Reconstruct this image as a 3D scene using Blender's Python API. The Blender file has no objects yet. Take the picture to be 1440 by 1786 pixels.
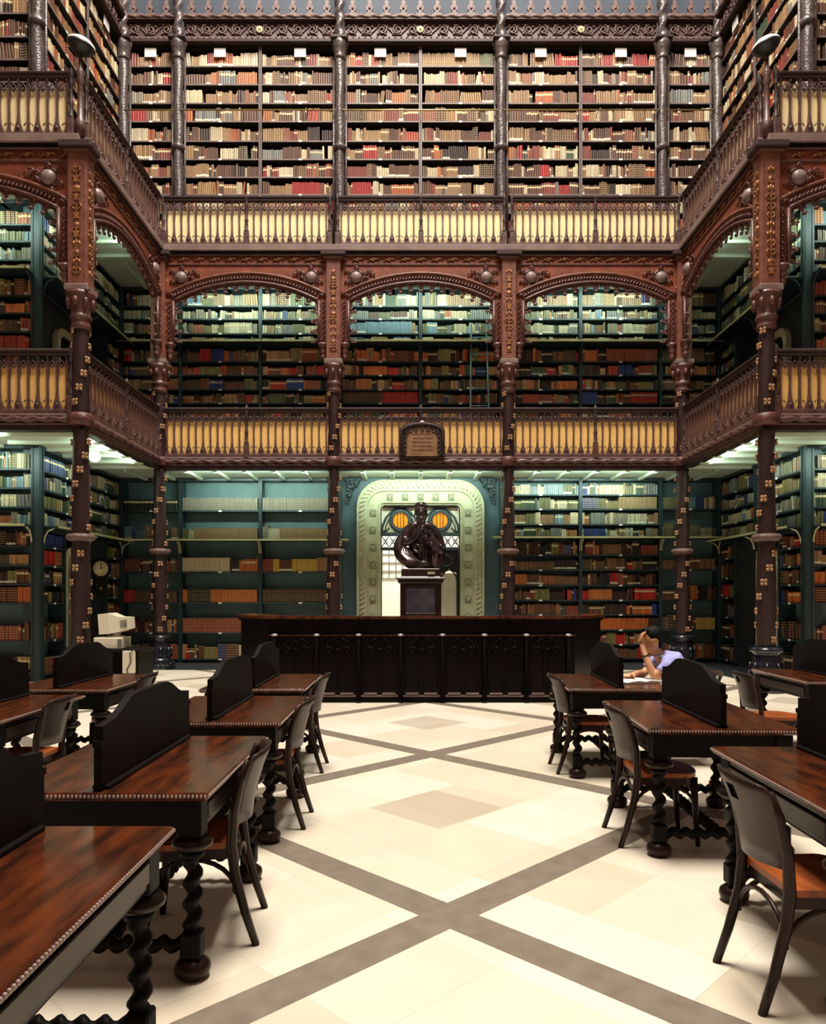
import bpy, math, random
from math import sin, cos, pi, sqrt, radians
from mathutils import Matrix, Vector

# ------------------------------------------------------------------ camera, world, light
random.seed(7)
SC = bpy.context.scene
COL = SC.collection
CAMX, CAMZ, FPX = -0.175, 1.57, 1290.0
cam_d = bpy.data.cameras.new('camera')
cam = bpy.data.objects.new('camera', cam_d); COL.objects.link(cam)
cam_d.sensor_fit = 'HORIZONTAL'; cam_d.sensor_width = 36.0
cam_d.lens = FPX / 1440 * 36.0
cam_d.shift_x = 0.0; cam_d.shift_y = (1040 - 893) / 1440
cam_d.clip_start = 0.05; cam_d.clip_end = 100
cam.location = (CAMX, 0, CAMZ); cam.rotation_euler = (pi / 2, 0, 0)
SC.camera = cam
SC.view_settings.view_transform = 'Standard'
SC.view_settings.look = 'None'
SC.view_settings.gamma = 1.0
SC.view_settings.use_curve_mapping = False
SC.view_settings.exposure = 0.0

W = bpy.data.worlds.new('world'); SC.world = W; W.use_nodes = True
bg = W.node_tree.nodes['Background']
bg.inputs[0].default_value = (0.75, 0.85, 1.0, 1); bg.inputs[1].default_value = 0.2

def area(name, loc, sx, sy, power, color, rot=(0, 0, 0), parent=None, spread=pi):
    l = bpy.data.lights.new(name, 'AREA'); l.shape = 'RECTANGLE'
    l.size = sx; l.size_y = sy; l.energy = power; l.color = color; l.spread = spread
    o = bpy.data.objects.new(name, l); COL.objects.link(o)
    o.location = loc; o.rotation_euler = rot
    if parent: o.parent = parent
    return o
SKY_POWER = 11000
area('skylight_daylight', (0, 7.2, 25.8), 7.0, 9.0, SKY_POWER, (1.0, 0.93, 0.82))

# ------------------------------------------------------------------ materials
def mat(name, base=(.5, .5, .5), rough=.5, metal=0.0, spec=.5, noise=None, scale=8.0, aniso=(1, 1, 1),
        coat=0.0, bump=0.0, bscale=40.0, emis=None, estr=0.0, coord='Object', detail=4.0):
    m = bpy.data.materials.new(name); m.use_nodes = True
    nt = m.node_tree; N = nt.nodes; L = nt.links
    b = N['Principled BSDF']
    b.inputs['Base Color'].default_value = (*base, 1)
    b.inputs['Roughness'].default_value = rough
    b.inputs['Metallic'].default_value = metal
    b.inputs['Specular IOR Level'].default_value = spec
    if coat:
        b.inputs['Coat Weight'].default_value = coat; b.inputs['Coat Roughness'].default_value = .12
    if emis:
        b.inputs['Emission Color'].default_value = (*emis, 1); b.inputs['Emission Strength'].default_value = estr
    tc = N.new('ShaderNodeTexCoord')
    mp = N.new('ShaderNodeMapping'); mp.inputs['Scale'].default_value = aniso
    L.new(tc.outputs[coord], mp.inputs['Vector'])
    c2 = noise if noise else tuple(c * .72 for c in base)
    nz = N.new('ShaderNodeTexNoise'); nz.inputs['Scale'].default_value = scale; nz.inputs['Detail'].default_value = detail
    L.new(mp.outputs[0], nz.inputs['Vector'])
    cr = N.new('ShaderNodeValToRGB')
    cr.color_ramp.elements[0].position = .32; cr.color_ramp.elements[0].color = (*c2, 1)
    cr.color_ramp.elements[1].position = .68; cr.color_ramp.elements[1].color = (*base, 1)
    L.new(nz.outputs['Fac'], cr.inputs['Fac']); L.new(cr.outputs['Color'], b.inputs['Base Color'])
    if bump:
        n2 = N.new('ShaderNodeTexNoise'); n2.inputs['Scale'].default_value = bscale; n2.inputs['Detail'].default_value = 3
        L.new(mp.outputs[0], n2.inputs['Vector'])
        bp = N.new('ShaderNodeBump'); bp.inputs['Strength'].default_value = bump; bp.inputs['Distance'].default_value = .02
        L.new(n2.outputs['Fac'], bp.inputs['Height']); L.new(bp.outputs[0], b.inputs['Normal'])
    return m

M = {}
M['tabletop'] = mat('polished_table_wood', (.12, .026, .007), .2, noise=(.016, .005, .003), scale=4.2, aniso=(4, 1.0, 1), coat=.15, bump=.08, bscale=9)  # wood tone, with orange blotches also standing in for reflections
M['darkwood'] = mat('near_black_wood', (.006, .003, .003), .55, noise=(.003, .002, .002), scale=6, aniso=(1, 1, .3), spec=.13)
M['counter'] = mat('counter_wood', (.006, .0025, .0035), .3, noise=(.003, .0018, .002), scale=5, aniso=(1, 1, .3), spec=.10)
M['cushion'] = mat('chair_wood', (.026, .009, .006), .32, noise=(.012, .005, .004), scale=5, aniso=(1, 1, .3), spec=.25)
M['backrest'] = mat('chair_back_ply', (.04, .019, .016), .38, noise=(.024, .011, .010), scale=4, aniso=(2, 2, .3), spec=.4)
M['seat'] = mat('chair_seat_wood', (.42, .10, .02), .35, noise=(.18, .04, .01), scale=4, aniso=(1, 4, 1), spec=.4)
M['redwood'] = mat('red_brown_panel', (.235, .05, .018), .5, noise=(.12, .025, .01), scale=4, bump=.3, bscale=18)
M['mould'] = mat('arcade_moulding', (.125, .042, .032), .42, noise=(.06, .02, .017), scale=9, bump=.35, bscale=30)
M['pil'] = mat('pilaster_paint', (.21, .07, .042), .5, noise=(.12, .036, .022), scale=6, bump=.2, bscale=25)
M['gilt'] = mat('gilt_ornament', (.38, .16, .05), .42, metal=.25, noise=(.15, .05, .02), scale=14, bump=.3, bscale=40)
M['flower'] = mat('gilt_flower', (.45, .26, .13), .45, metal=.2, noise=(.22, .10, .05), scale=30)
M['shaft'] = mat('column_shaft', (.075, .03, .027), .38, noise=(.035, .014, .014), scale=7, bump=.15, bscale=25)
M['base'] = mat('column_base_black', (.012, .013, .02), .2, noise=(.007, .007, .012), scale=9, spec=.6)
M['rail'] = mat('balustrade_wood', (.115, .05, .043), .45, noise=(.065, .028, .026), scale=8, bump=.25, bscale=30)
M['railtop'] = mat('balustrade_rail', (.05, .025, .024), .55, spec=.3, noise=(.035, .018, .018), scale=8)
M['fascia'] = mat('fascia_board', (.22, .15, .135), .45, noise=(.16, .10, .09), scale=4)
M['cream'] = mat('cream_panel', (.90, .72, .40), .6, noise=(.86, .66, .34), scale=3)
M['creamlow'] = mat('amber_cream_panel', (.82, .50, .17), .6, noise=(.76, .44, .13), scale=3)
M['teal'] = mat('teal_case_paint', (.02, .044, .052), .45, noise=(.012, .027, .034), scale=4, bump=.1)
M['tealback'] = mat('teal_case_back', (.085, .15, .155), .6, noise=(.068, .12, .125), scale=3)
M['uppercase'] = mat('upper_case_wood', (.014, .008, .008), .5, noise=(.008, .005, .005), scale=5)  # brown wood blackened to put the shade between shelves into the colour
M['upperedge'] = mat('upper_case_edge', (.20, .14, .13), .5, noise=(.13, .09, .085), scale=5)
M['uppercol'] = mat('upper_column', (.11, .082, .08), .3, noise=(.05, .036, .034), scale=12, bump=.6, bscale=25)
M['carve'] = mat('carved_grey_wood', (.17, .10, .085), .5, noise=(.085, .045, .04), scale=18, bump=.5, bscale=40)
M['frieze'] = mat('frieze_ground', (.09, .045, .048), .5, noise=(.06, .03, .032), scale=5)
M['ledge'] = mat('pale_ledge', (.62, .58, .32), .4, noise=(.5, .46, .25), scale=4)
M['brass'] = mat('brass', (.62, .45, .18), .3, metal=.7)
M['ceil'] = mat('gallery_ceiling_paint', (.55, .62, .50), .6, noise=(.49, .56, .45), scale=2)
M['white'] = mat('white_card', (.85, .83, .80), .5, noise=(.8, .78, .76), scale=5)
M['stone'] = mat('portal_stone', (.52, .51, .34), .6, noise=(.43, .42, .27), scale=6, bump=.3, bscale=30)
M['stoneshade'] = mat('portal_stone_recess_shade', (.27, .28, .17), .7, noise=(.18, .19, .11), scale=20)  # portal stone darkened to paint recess shade
M['bronze'] = mat('bronze', (.16, .12, .125), .22, metal=.9, noise=(.035, .025, .028), scale=6, spec=.8)
M['pedestal'] = mat('pedestal_wood', (.035, .010, .010), .3, noise=(.018, .006, .007), scale=5)
M['pedface'] = mat('pedestal_tablet', (.10, .08, .10), .35, noise=(.04, .03, .045), scale=6)
M['screen'] = mat('screen_paint', (.045, .065, .075), .45, noise=(.03, .045, .055), scale=6)
M['darkiron'] = mat('dark_door_wood', (.015, .01, .012), .4)
M['orange'] = mat('amber_glass', (.9, .32, .02), .2, noise=(.55, .12, .01), scale=5, aniso=(4, 1, .01), emis=(1.0, .32, .02), estr=.55)  # emission stands in for light from the room behind
M['milk'] = mat('milky_glass', (.80, .74, .58), .25, noise=(.6, .54, .38), scale=2, aniso=(3, 1, .3))
M['plaster'] = mat('cream_plaster', (.85, .82, .72), .7, noise=(.8, .76, .66), scale=2)
M['wallteal'] = mat('teal_wall_paint', (.05, .10, .115), .5, noise=(.037, .077, .09), scale=2, bump=.1)
M['wallslate'] = mat('slate_wall_paint', (.055, .07, .10), .7, noise=(.04, .05, .075), scale=.6)
M['walldark'] = mat('dark_wall_panel', (.016, .022, .026), .5, noise=(.010, .014, .017), scale=3)
M['hallwall'] = mat('hall_wall', (.12, .07, .05), .6, noise=(.08, .045, .03), scale=2)
M['beige'] = mat('beige_plastic', (.72, .66, .52), .4, noise=(.68, .62, .48), scale=4)
M['beigedark'] = mat('grey_vents', (.25, .22, .19), .5, noise=(.10, .09, .08), scale=40, aniso=(1, 1, 3))
M['black'] = mat('black_rubber', (.01, .01, .011), .4)
M['clockface'] = mat('clock_dial', (.55, .48, .24), .4, noise=(.42, .36, .17), scale=8)
M['lampwhite'] = mat('lamp_dome_white', (.72, .70, .66), .3, noise=(.62, .6, .57), scale=3)
M['globe'] = mat('lit_globe', (.9, .95, .85), .3, emis=(.85, 1.0, .80), estr=3.5)
M['shaft'] = mat('column_shaft', (.03, .012, .011), .38, noise=(.02, .008, .009), scale=7, bump=.15, bscale=25)
M['tube'] = mat('fluorescent_tube', (.9, .95, .9), .3, emis=(.78, 1.0, .85), estr=4.5)
M['ladder'] = mat('ladder_metal', (.22, .32, .36), .35, metal=.3, noise=(.15, .22, .26), scale=8)
M['skin'] = mat('skin', (.66, .33, .17), .5, noise=(.57, .26, .13), scale=9)
M['shirt'] = mat('pale_blue_shirt', (.42, .44, .82), .8, noise=(.33, .35, .70), scale=6, bump=.3, bscale=14)
M['trousers'] = mat('dark_trousers', (.02, .022, .035), .8)
M['hair'] = mat('black_hair', (.006, .005, .006), .6, spec=.15, noise=(.002, .002, .002), scale=60, bump=.4, bscale=90)
M['paper'] = mat('white_paper', (.88, .85, .80), .6, noise=(.80, .77, .72), scale=14)
M['ivory'] = mat('ivory_bone_bead', (.34, .25, .22), .3, noise=(.3, .2, .18), scale=20)
M['silver'] = mat('silver_knob', (.45, .42, .44), .3, metal=.5)
M['engrave'] = mat('engraved_letters', (.10, .045, .02), .5)
M['plaque'] = mat('bronze_plaque', (.30, .16, .08), .45, metal=.2, noise=(.20, .10, .05), scale=8)

def book_material():
    m = bpy.data.materials.new('book_binding'); m.use_nodes = True
    nt = m.node_tree; N = nt.nodes; L = nt.links; b = N['Principled BSDF']
    b.inputs['Roughness'].default_value = .42
    at = N.new('ShaderNodeAttribute'); at.attribute_name = 'Col'
    uv = N.new('ShaderNodeUVMap'); uv.uv_map = 'UVMap'
    sep = N.new('ShaderNodeSeparateXYZ'); L.new(uv.outputs[0], sep.inputs[0])
    def math_(op, a, b2=None, v=None):
        n = N.new('ShaderNodeMath'); n.operation = op
        if hasattr(a, 'node'): L.new(a, n.inputs[0])
        else: n.inputs[0].default_value = a
        if b2 is not None:
            if hasattr(b2, 'node'): L.new(b2, n.inputs[1])
            else: n.inputs[1].default_value = b2
        return n.outputs[0]
    U, V = sep.outputs[0], sep.outputs[1]       # U: integer part style, V: height
    # gold bands on styled books: |frac(V*6)-.5| > .43
    fr = math_('FRACT', math_('MULTIPLY', V, 6.0))
    d = math_('ABSOLUTE', math_('SUBTRACT', fr, .5))
    band = math_('GREATER_THAN', d, .41)
    st1 = math_('COMPARE', math_('FLOOR', U), 1.0); N[st1.node.name].inputs[2].default_value = .1
    bandf = math_('MULTIPLY', band, st1)
    st2 = math_('COMPARE', math_('FLOOR', U), 2.0); N[st2.node.name].inputs[2].default_value = .1
    lab = math_('MULTIPLY', math_('GREATER_THAN', V, .66), math_('LESS_THAN', V, .82))
    labf = math_('MULTIPLY', lab, st2)
    st3 = math_('COMPARE', math_('FLOOR', U), 3.0); N[st3.node.name].inputs[2].default_value = .1
    lowlab = math_('MULTIPLY', math_('GREATER_THAN', V, .08), math_('LESS_THAN', V, .24))
    lowf = math_('MULTIPLY', lowlab, st3)
    page = math_('GREATER_THAN', V, 1.05)
    def mix(fac, c1, c2):
        n = N.new('ShaderNodeMix'); n.data_type = 'RGBA'
        L.new(fac, n.inputs[0])
        if hasattr(c1, 'node'): L.new(c1, n.inputs[6])
        else: n.inputs[6].default_value = c1
        if hasattr(c2, 'node'): L.new(c2, n.inputs[7])
        else: n.inputs[7].default_value = c2
        return n.outputs[2]
    tc = N.new('ShaderNodeTexCoord'); nz = N.new('ShaderNodeTexNoise'); nz.inputs['Scale'].default_value = 14
    L.new(tc.outputs['Object'], nz.inputs['Vector'])
    mr = N.new('ShaderNodeMapRange'); mr.inputs[3].default_value = .6; mr.inputs[4].default_value = 1.15
    L.new(nz.outputs['Fac'], mr.inputs[0])
    mul = N.new('ShaderNodeVectorMath'); mul.operation = 'SCALE'
    L.new(at.outputs['Color'], mul.inputs[0]); L.new(mr.outputs[0], mul.inputs['Scale'])
    c = mix(bandf, mul.outputs[0], (.50, .33, .12, 1))
    c = mix(labf, c, (.62, .50, .28, 1))
    c = mix(lowf, c, (.70, .66, .52, 1))
    c = mix(page, c, (.42, .34, .22, 1))
    L.new(c, b.inputs['Base Color'])
    return m
M['book'] = book_material()

def floor_material():
    m = bpy.data.materials.new('marble_floor'); m.use_nodes = True
    nt = m.node_tree; N = nt.nodes; L = nt.links; b = N['Principled BSDF']
    b.inputs['Roughness'].default_value = .32; b.inputs['Specular IOR Level'].default_value = .25
    g = N.new('ShaderNodeNewGeometry')
    mp = N.new('ShaderNodeMapping'); mp.vector_type = 'POINT'
    s = 1 / 2.62
    # rotate 45 deg so strips run diagonally; a crossing lies at (0, 3.64)
    mp.inputs['Rotation'].default_value = (0, 0, radians(45))
    th = radians(45); cx, cy = 0.0, 3.64
    rx, ry = cx * cos(th) - cy * sin(th), cx * sin(th) + cy * cos(th)
    mp.inputs['Scale'].default_value = (s, s, s)
    # Mapping applies scale, then rotation, then translation
    mp.inputs['Location'].default_value = (-rx * s, -ry * s, 0)
    L.new(g.outputs['Position'], mp.inputs['Vector'])
    sep = N.new('ShaderNodeSeparateXYZ'); L.new(mp.outputs[0], sep.inputs[0])
    def mt(op, a, b2=None, c3=None):
        n = N.new('ShaderNodeMath'); n.operation = op
        for i, v in enumerate((a, b2, c3)):
            if v is None: continue
            if hasattr(v, 'node'): L.new(v, n.inputs[i])
            else: n.inputs[i].default_value = v
        return n.outputs[0]
    hw = .105 / 2.62
    def dist(u):  # distance to nearest integer
        return mt('ABSOLUTE', mt('SUBTRACT', mt('FRACT', mt('ADD', u, .5)), .5))
    dx, dy = dist(sep.outputs[0]), dist(sep.outputs[1])
    strip = mt('MAXIMUM', mt('LESS_THAN', dx, hw), mt('LESS_THAN', dy, hw))
    # centre tile: |frac-0.5| < .2
    cen = mt('MULTIPLY', mt('GREATER_THAN', dx, .5 - .135), mt('GREATER_THAN', dy, .5 - .135))
    # tiles 4 per cell
    tn = 3.7
    sc = N.new('ShaderNodeVectorMath'); sc.operation = 'SCALE'; sc.inputs['Scale'].default_value = 3.68
    L.new(mp.outputs[0], sc.inputs[0])
    off = N.new('ShaderNodeVectorMath'); off.operation = 'ADD'; off.inputs[1].default_value = (.33, .33, 0)
    L.new(sc.outputs[0], off.inputs[0])
    fl = N.new('ShaderNodeVectorMath'); fl.operation = 'FLOOR'; L.new(off.outputs[0], fl.inputs[0])
    sp2 = N.new('ShaderNodeSeparateXYZ'); L.new(fl.outputs[0], sp2.inputs[0])
    cmb = N.new('ShaderNodeCombineXYZ'); L.new(sp2.outputs[0], cmb.inputs[0]); L.new(sp2.outputs[1], cmb.inputs[1])
    wn = N.new('ShaderNodeTexWhiteNoise'); wn.noise_dimensions = '2D'; L.new(cmb.outputs[0], wn.inputs['Vector'])
    nz = N.new('ShaderNodeTexNoise'); nz.inputs['Scale'].default_value = 1.7; nz.inputs['Detail'].default_value = 8; nz.inputs['Distortion'].default_value = 1.2
    L.new(g.outputs['Position'], nz.inputs['Vector'])
    val = mt('ADD', mt('MULTIPLY', wn.outputs['Value'], .62), mt('MULTIPLY', nz.outputs['Fac'], .55))
    cr = N.new('ShaderNodeValToRGB'); e = cr.color_ramp.elements
    e[0].position = .15; e[0].color = (.66, .555, .42, 1)
    e[1].position = .95; e[1].color = (.84, .77, .66, 1)
    x = cr.color_ramp.elements.new(.55); x.color = (.75, .66, .53, 1)
    L.new(val, cr.inputs['Fac'])
    n3 = N.new('ShaderNodeTexNoise'); n3.inputs['Scale'].default_value = 9; n3.inputs['Detail'].default_value = 6
    L.new(g.outputs['Position'], n3.inputs['Vector'])
    c3 = N.new('ShaderNodeValToRGB'); e = c3.color_ramp.elements
    e[0].position = .3; e[0].color = (.20, .16, .125, 1); e[1].position = .7; e[1].color = (.26, .21, .165, 1)
    L.new(n3.outputs['Fac'], c3.inputs['Fac'])
    def mix(fac, a, b2):
        n = N.new('ShaderNodeMix'); n.data_type = 'RGBA'
        if hasattr(fac, 'node'): L.new(fac, n.inputs[0])
        else: n.inputs[0].default_value = fac
        for i, v in ((6, a), (7, b2)):
            if hasattr(v, 'node'): L.new(v, n.inputs[i])
            else: n.inputs[i].default_value = v
        return n.outputs[2]
    c = mix(mt('MULTIPLY', cen, .6), cr.outputs['Color'], (.46, .37, .28, 1))
    # faint joints
    fr = N.new('ShaderNodeVectorMath'); fr.operation = 'FRACTION'; L.new(off.outputs[0], fr.inputs[0])
    s3 = N.new('ShaderNodeSeparateXYZ'); L.new(fr.outputs[0], s3.inputs[0])
    jt = mt('MAXIMUM', mt('LESS_THAN', s3.outputs[0], .006), mt('LESS_THAN', s3.outputs[1], .006))
    c = mix(mt('MULTIPLY', jt, .3), c, (.3, .24, .18, 1))
    c = mix(strip, c, c3.outputs['Color'])
    L.new(c, b.inputs['Base Color'])
    return m
M['floor'] = floor_material()

# ------------------------------------------------------------------ mesh helpers
class MB:
    def __init__(s): s.v = []; s.f = []; s.mi = []; s.sm = []; s.mats = []; s.T = None
    def _m(s, m):
        if m not in s.mats: s.mats.append(m)
        return s.mats.index(m)
    def add(s, vs, fs, m, smooth=False):
        o = len(s.v)
        if s.T is not None: vs = [tuple(s.T @ Vector(v)) for v in vs]
        s.v += [tuple(v) for v in vs]; k = s._m(m)
        for f in fs:
            s.f.append(tuple(i + o for i in f)); s.mi.append(k); s.sm.append(smooth)
    def box(s, x0, x1, y0, y1, z0, z1, m, bev=0.0):
        if bev > 0:
            b = min(bev, (x1-x0)*.45, (y1-y0)*.45, (z1-z0)*.45)
            # chamfered box: 3 offset rectangles per axis
            vs = []
            for sx in (0, 1):
                for sy in (0, 1):
                    for sz in (0, 1):
                        X = (x0, x1)[sx]; Y = (y0, y1)[sy]; Z = (z0, z1)[sz]
                        ix = b if sx == 0 else -b; iy = b if sy == 0 else -b; iz = b if sz == 0 else -b
                        vs += [(X, Y+iy, Z+iz), (X+ix, Y, Z+iz), (X+ix, Y+iy, Z)]
            def id(a, b2, c, k): return ((a*2+b2)*2+c)*3+k
            fs = []
            for a in (0, 1):
                q = [id(a, 0, 0, 0), id(a, 1, 0, 0), id(a, 1, 1, 0), id(a, 0, 1, 0)]; fs.append(q if a else q[::-1])
                q = [id(0, a, 0, 1), id(1, a, 0, 1), id(1, a, 1, 1), id(0, a, 1, 1)]; fs.append(q[::-1] if a else q)
                q = [id(0, 0, a, 2), id(1, 0, a, 2), id(1, 1, a, 2), id(0, 1, a, 2)]; fs.append(q if a else q[::-1])
            for p in (0, 1):
                for q in (0, 1):
                    fs.append([id(0, p, q, 1), id(1, p, q, 1), id(1, p, q, 2), id(0, p, q, 2)])
                    fs.append([id(p, 0, q, 0), id(p, 1, q, 0), id(p, 1, q, 2), id(p, 0, q, 2)])
                    fs.append([id(p, q, 0, 0), id(p, q, 1, 0), id(p, q, 1, 1), id(p, q, 0, 1)])
                    for r in (0, 1):
                        fs.append([id(p, q, r, 0), id(p, q, r, 1), id(p, q, r, 2)])
            s.add(vs, fs, m); return s
        vs = [(x0, y0, z0), (x1, y0, z0), (x1, y1, z0), (x0, y1, z0), (x0, y0, z1), (x1, y0, z1), (x1, y1, z1), (x0, y1, z1)]
        s.add(vs, [(3, 2, 1, 0), (4, 5, 6, 7), (0, 1, 5, 4), (1, 2, 6, 5), (2, 3, 7, 6), (3, 0, 4, 7)], m); return s
    def prism(s, poly, a0, a1, m, axis='y', smooth=False):
        n = len(poly); vs = []
        for a in (a0, a1):
            for (p, q) in poly:
                vs.append({'y': (p, a, q), 'x': (a, p, q), 'z': (p, q, a)}[axis])
        fs = [tuple(range(n)), tuple(range(2*n-1, n-1, -1))] + [(i, i+n, (i+1) % n + n, (i+1) % n) for i in range(n)]
        s.add(vs, fs, m, smooth); return s
    def lathe(s, prof, m, c=(0, 0), n=20, fn=None, cap=True):
        vs = []; fs = []
        for (r, z) in prof:
            for i in range(n):
                a = 2*pi*i/n; rr = r*(fn(a, z) if fn else 1)
                vs.append((c[0]+rr*cos(a), c[1]+rr*sin(a), z))
        for j in range(len(prof)-1):
            for i in range(n):
                fs.append((j*n+i, j*n+(i+1) % n, (j+1)*n+(i+1) % n, (j+1)*n+i))
        if cap: fs += [tuple(range(n-1, -1, -1)), tuple((len(prof)-1)*n+i for i in range(n))]
        s.add(vs, fs, m, True); return s
    def tube(s, path, r, m, n=8, closed=False, radii=None):
        P = [Vector(p) for p in path]; k = len(P); vs = []; fs = []
        up = None
        for j in range(k):
            if closed: t = P[(j+1) % k]-P[j-1]
            else: t = P[min(j+1, k-1)]-P[max(j-1, 0)]
            t.normalize()
            if up is None:
                up = Vector((0, 0, 1)) if abs(t.z) < .9 else Vector((0, 1, 0))
            u = (up - t*up.dot(t)).normalized(); w = t.cross(u); up = u
            rr = radii[j] if radii else r
            for i in range(n):
                a = 2*pi*i/n; vs.append(tuple(P[j]+u*(rr*cos(a))+w*(rr*sin(a))))
        for j in range(k if closed else k-1):
            a = j*n; b = ((j+1) % k)*n
            for i in range(n): fs.append((a+i, a+(i+1) % n, b+(i+1) % n, b+i))
        if not closed: fs += [tuple(range(n-1, -1, -1)), tuple((k-1)*n+i for i in range(n))]
        s.add(vs, fs, m, True); return s
    def ball(s, c, r, m, n=12, k=8):
        rx, ry, rz = r if isinstance(r, tuple) else (r, r, r)
        vs = [(c[0], c[1], c[2]-rz)]; fs = []
        for j in range(1, k):
            p = -pi/2+pi*j/k
            for i in range(n):
                a = 2*pi*i/n; vs.append((c[0]+rx*cos(p)*cos(a), c[1]+ry*cos(p)*sin(a), c[2]+rz*sin(p)))
        vs.append((c[0], c[1], c[2]+rz)); last = len(vs)-1
        for i in range(n): fs.append((0, 1+(i+1) % n, 1+i)); fs.append((last, last-n+i, last-n+(i+1) % n))
        for j in range(k-2):
            for i in range(n): fs.append((1+j*n+i, 1+j*n+(i+1) % n, 1+(j+1)*n+(i+1) % n, 1+(j+1)*n+i))
        s.add(vs, fs, m, True); return s
    def torus(s, c, R, r, m, axis='z', n=20, k=8, a0=0, a1=2*pi):
        full = abs(a1-a0-2*pi) < 1e-6
        pts = []
        for i in range(n + (0 if full else 1)):
            a = a0+(a1-a0)*i/n; p, q = R*cos(a), R*sin(a)
            pts.append({'z': (c[0]+p, c[1]+q, c[2]), 'y': (c[0]+p, c[1], c[2]+q), 'x': (c[0], c[1]+p, c[2]+q)}[axis])
        return s.tube(pts, r, m, k, closed=full)
    def rope(s, p0, p1, r, m, pitch=.12, n=8, lobes=2, amp=.22, seg=None):
        P0, P1 = Vector(p0), Vector(p1); D = P1-P0; Lg = D.length; t = D.normalized()
        up = Vector((0, 0, 1)) if abs(t.z) < .9 else Vector((0, 1, 0))
        u = (up-t*up.dot(t)).normalized(); w = t.cross(u)
        k = seg or max(4, int(Lg/pitch*6)); vs = []; fs = []
        for j in range(k+1):
            z = Lg*j/k
            for i in range(n):
                a = 2*pi*i/n; rr = r*(1+amp*cos(lobes*a-2*pi*z/pitch))
                vs.append(tuple(P0+t*z+u*(rr*cos(a))+w*(rr*sin(a))))
        for j in range(k):
            for i in range(n): fs.append((j*n+i, j*n+(i+1) % n, (j+1)*n+(i+1) % n, (j+1)*n+i))
        fs += [tuple(range(n-1, -1, -1)), tuple(k*n+i for i in range(n))]
        s.add(vs, fs, m, True); return s
    def mesh(s, name):
        me = bpy.data.meshes.new(name); me.from_pydata(s.v, [], s.f)
        for m in s.mats: me.materials.append(M[m])
        me.polygons.foreach_set('material_index', s.mi)
        me.polygons.foreach_set('use_smooth', s.sm)
        me.update(); return me
    def obj(s, name, parent=None, loc=None, rz=0):
        return link(name, s.mesh(name), parent, loc, rz)

def link(name, me, parent=None, loc=None, rz=0):
    o = bpy.data.objects.new(name, me); COL.objects.link(o)
    if parent: o.parent = parent
    if loc: o.location = loc
    if rz: o.rotation_euler = (0, 0, rz)
    return o
def thing(name, label, cat, loc=(0, 0, 0), rz=0, group=None):
    o = bpy.data.objects.new(name, None); COL.objects.link(o)
    o.empty_display_size = .1
    o.location = loc; o.rotation_euler = (0, 0, rz)
    return tag(o, label, cat, group)
def tag(o, label, cat, group=None):
    o['label'] = label; o['category'] = cat
    if group: o['group'] = group
    return o
def struct(mb, name):
    o = mb.obj(name); o['kind'] = 'structure'; return o
def dup(root, loc, rz, label, group=None):
    r = root.copy(); COL.objects.link(r); r.location = loc; r.rotation_euler = (0, 0, rz); r['label'] = label
    if group: r['group'] = group
    for ch in list(root.children):
        c = ch.copy(); COL.objects.link(c); c.parent = r
        for g in list(ch.children):
            d = g.copy(); COL.objects.link(d); d.parent = c
    return r

# key dimensions
XG, YR, YF = 5.65, 16.0, 12.2          # gallery front: side X, rear Y, front Y
XW, YW, YWF = 7.03, 17.4, 13.58        # bookcase front planes
# ------------------------------------------------------------------ room shell
b = MB(); b.box(-12.5, 12.5, -4, 18.2, -.12, 0, 'floor'); struct(b, 'floor')
b = MB(); b.box(-7.03, 7.03, 15.75, 17.41, 0, .012, 'walldark')  # thin darker sheet laid over the floor under the galleries
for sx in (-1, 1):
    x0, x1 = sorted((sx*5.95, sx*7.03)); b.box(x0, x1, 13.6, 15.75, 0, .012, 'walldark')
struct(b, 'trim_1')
b = MB()   # rear wall with doorway
b.box(-7.7, -.97, 17.8, 18.1, 0, 4.4, 'wallteal'); b.box(.97, 7.7, 17.8, 18.1, 0, 4.4, 'wallteal')
b.box(-.97, .97, 17.8, 18.1, 3.75, 4.4, 'wallteal'); b.box(-7.7, 7.7, 17.8, 18.1, 4.4, 27, 'wallslate')
for sx in (-1, 1):
    x0, x1 = sorted((sx*.97, sx*1.92)); b.box(x0, x1, 17.45, 17.8, 0, 4.4, 'wallteal')
b.box(-.97, .97, 17.45, 17.8, 3.75, 4.4, 'wallteal')
struct(b, 'wall_rear')
for sx, nm in ((-1, 'left'), (1, 'right')):
    b = MB()
    def bx(xa, xb, y0, y1, z0, z1, m, b=b):
        x0, x1 = sorted((sx*xa, sx*xb)); b.box(x0, x1, y0, y1, z0, z1, m)
    bx(7.42, 7.7, 15.55, 17.8, 0, 4.4, 'walldark'); bx(7.42, 7.7, 13.95, 14.65, 0, 4.4, 'walldark')
    bx(7.42, 7.7, 14.65, 15.55, 2.55, 4.4, 'walldark')
    bx(7.42, 7.7, 13.95, 17.8, 4.4, 27, 'hallwall')
    bx(7.42, 12.5, 13.95, 14.2, 0, 27, 'hallwall')
    bx(7.06, 7.42, 15.62, 16.5, 0, 2.82, 'walldark')     # dark panel carrying the clock
    bx(7.30, 7.42, 13.95, 16.5, 4.5, 7.40, 'walldark')
    bx(12.3, 12.5, -4, 13.95, 0, 27, 'hallwall')
    struct(b, 'wall_' + nm)
b = MB(); b.box(-12.5, 12.5, -4.2, -4, 0, 27, 'hallwall'); struct(b, 'wall_back')
b = MB()   # ceiling with skylight opening
b.box(-12.5, -4.6, -4, 18.1, 27, 27.2, 'hallwall'); b.box(4.6, 12.5, -4, 18.1, 27, 27.2, 'hallwall')
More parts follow.
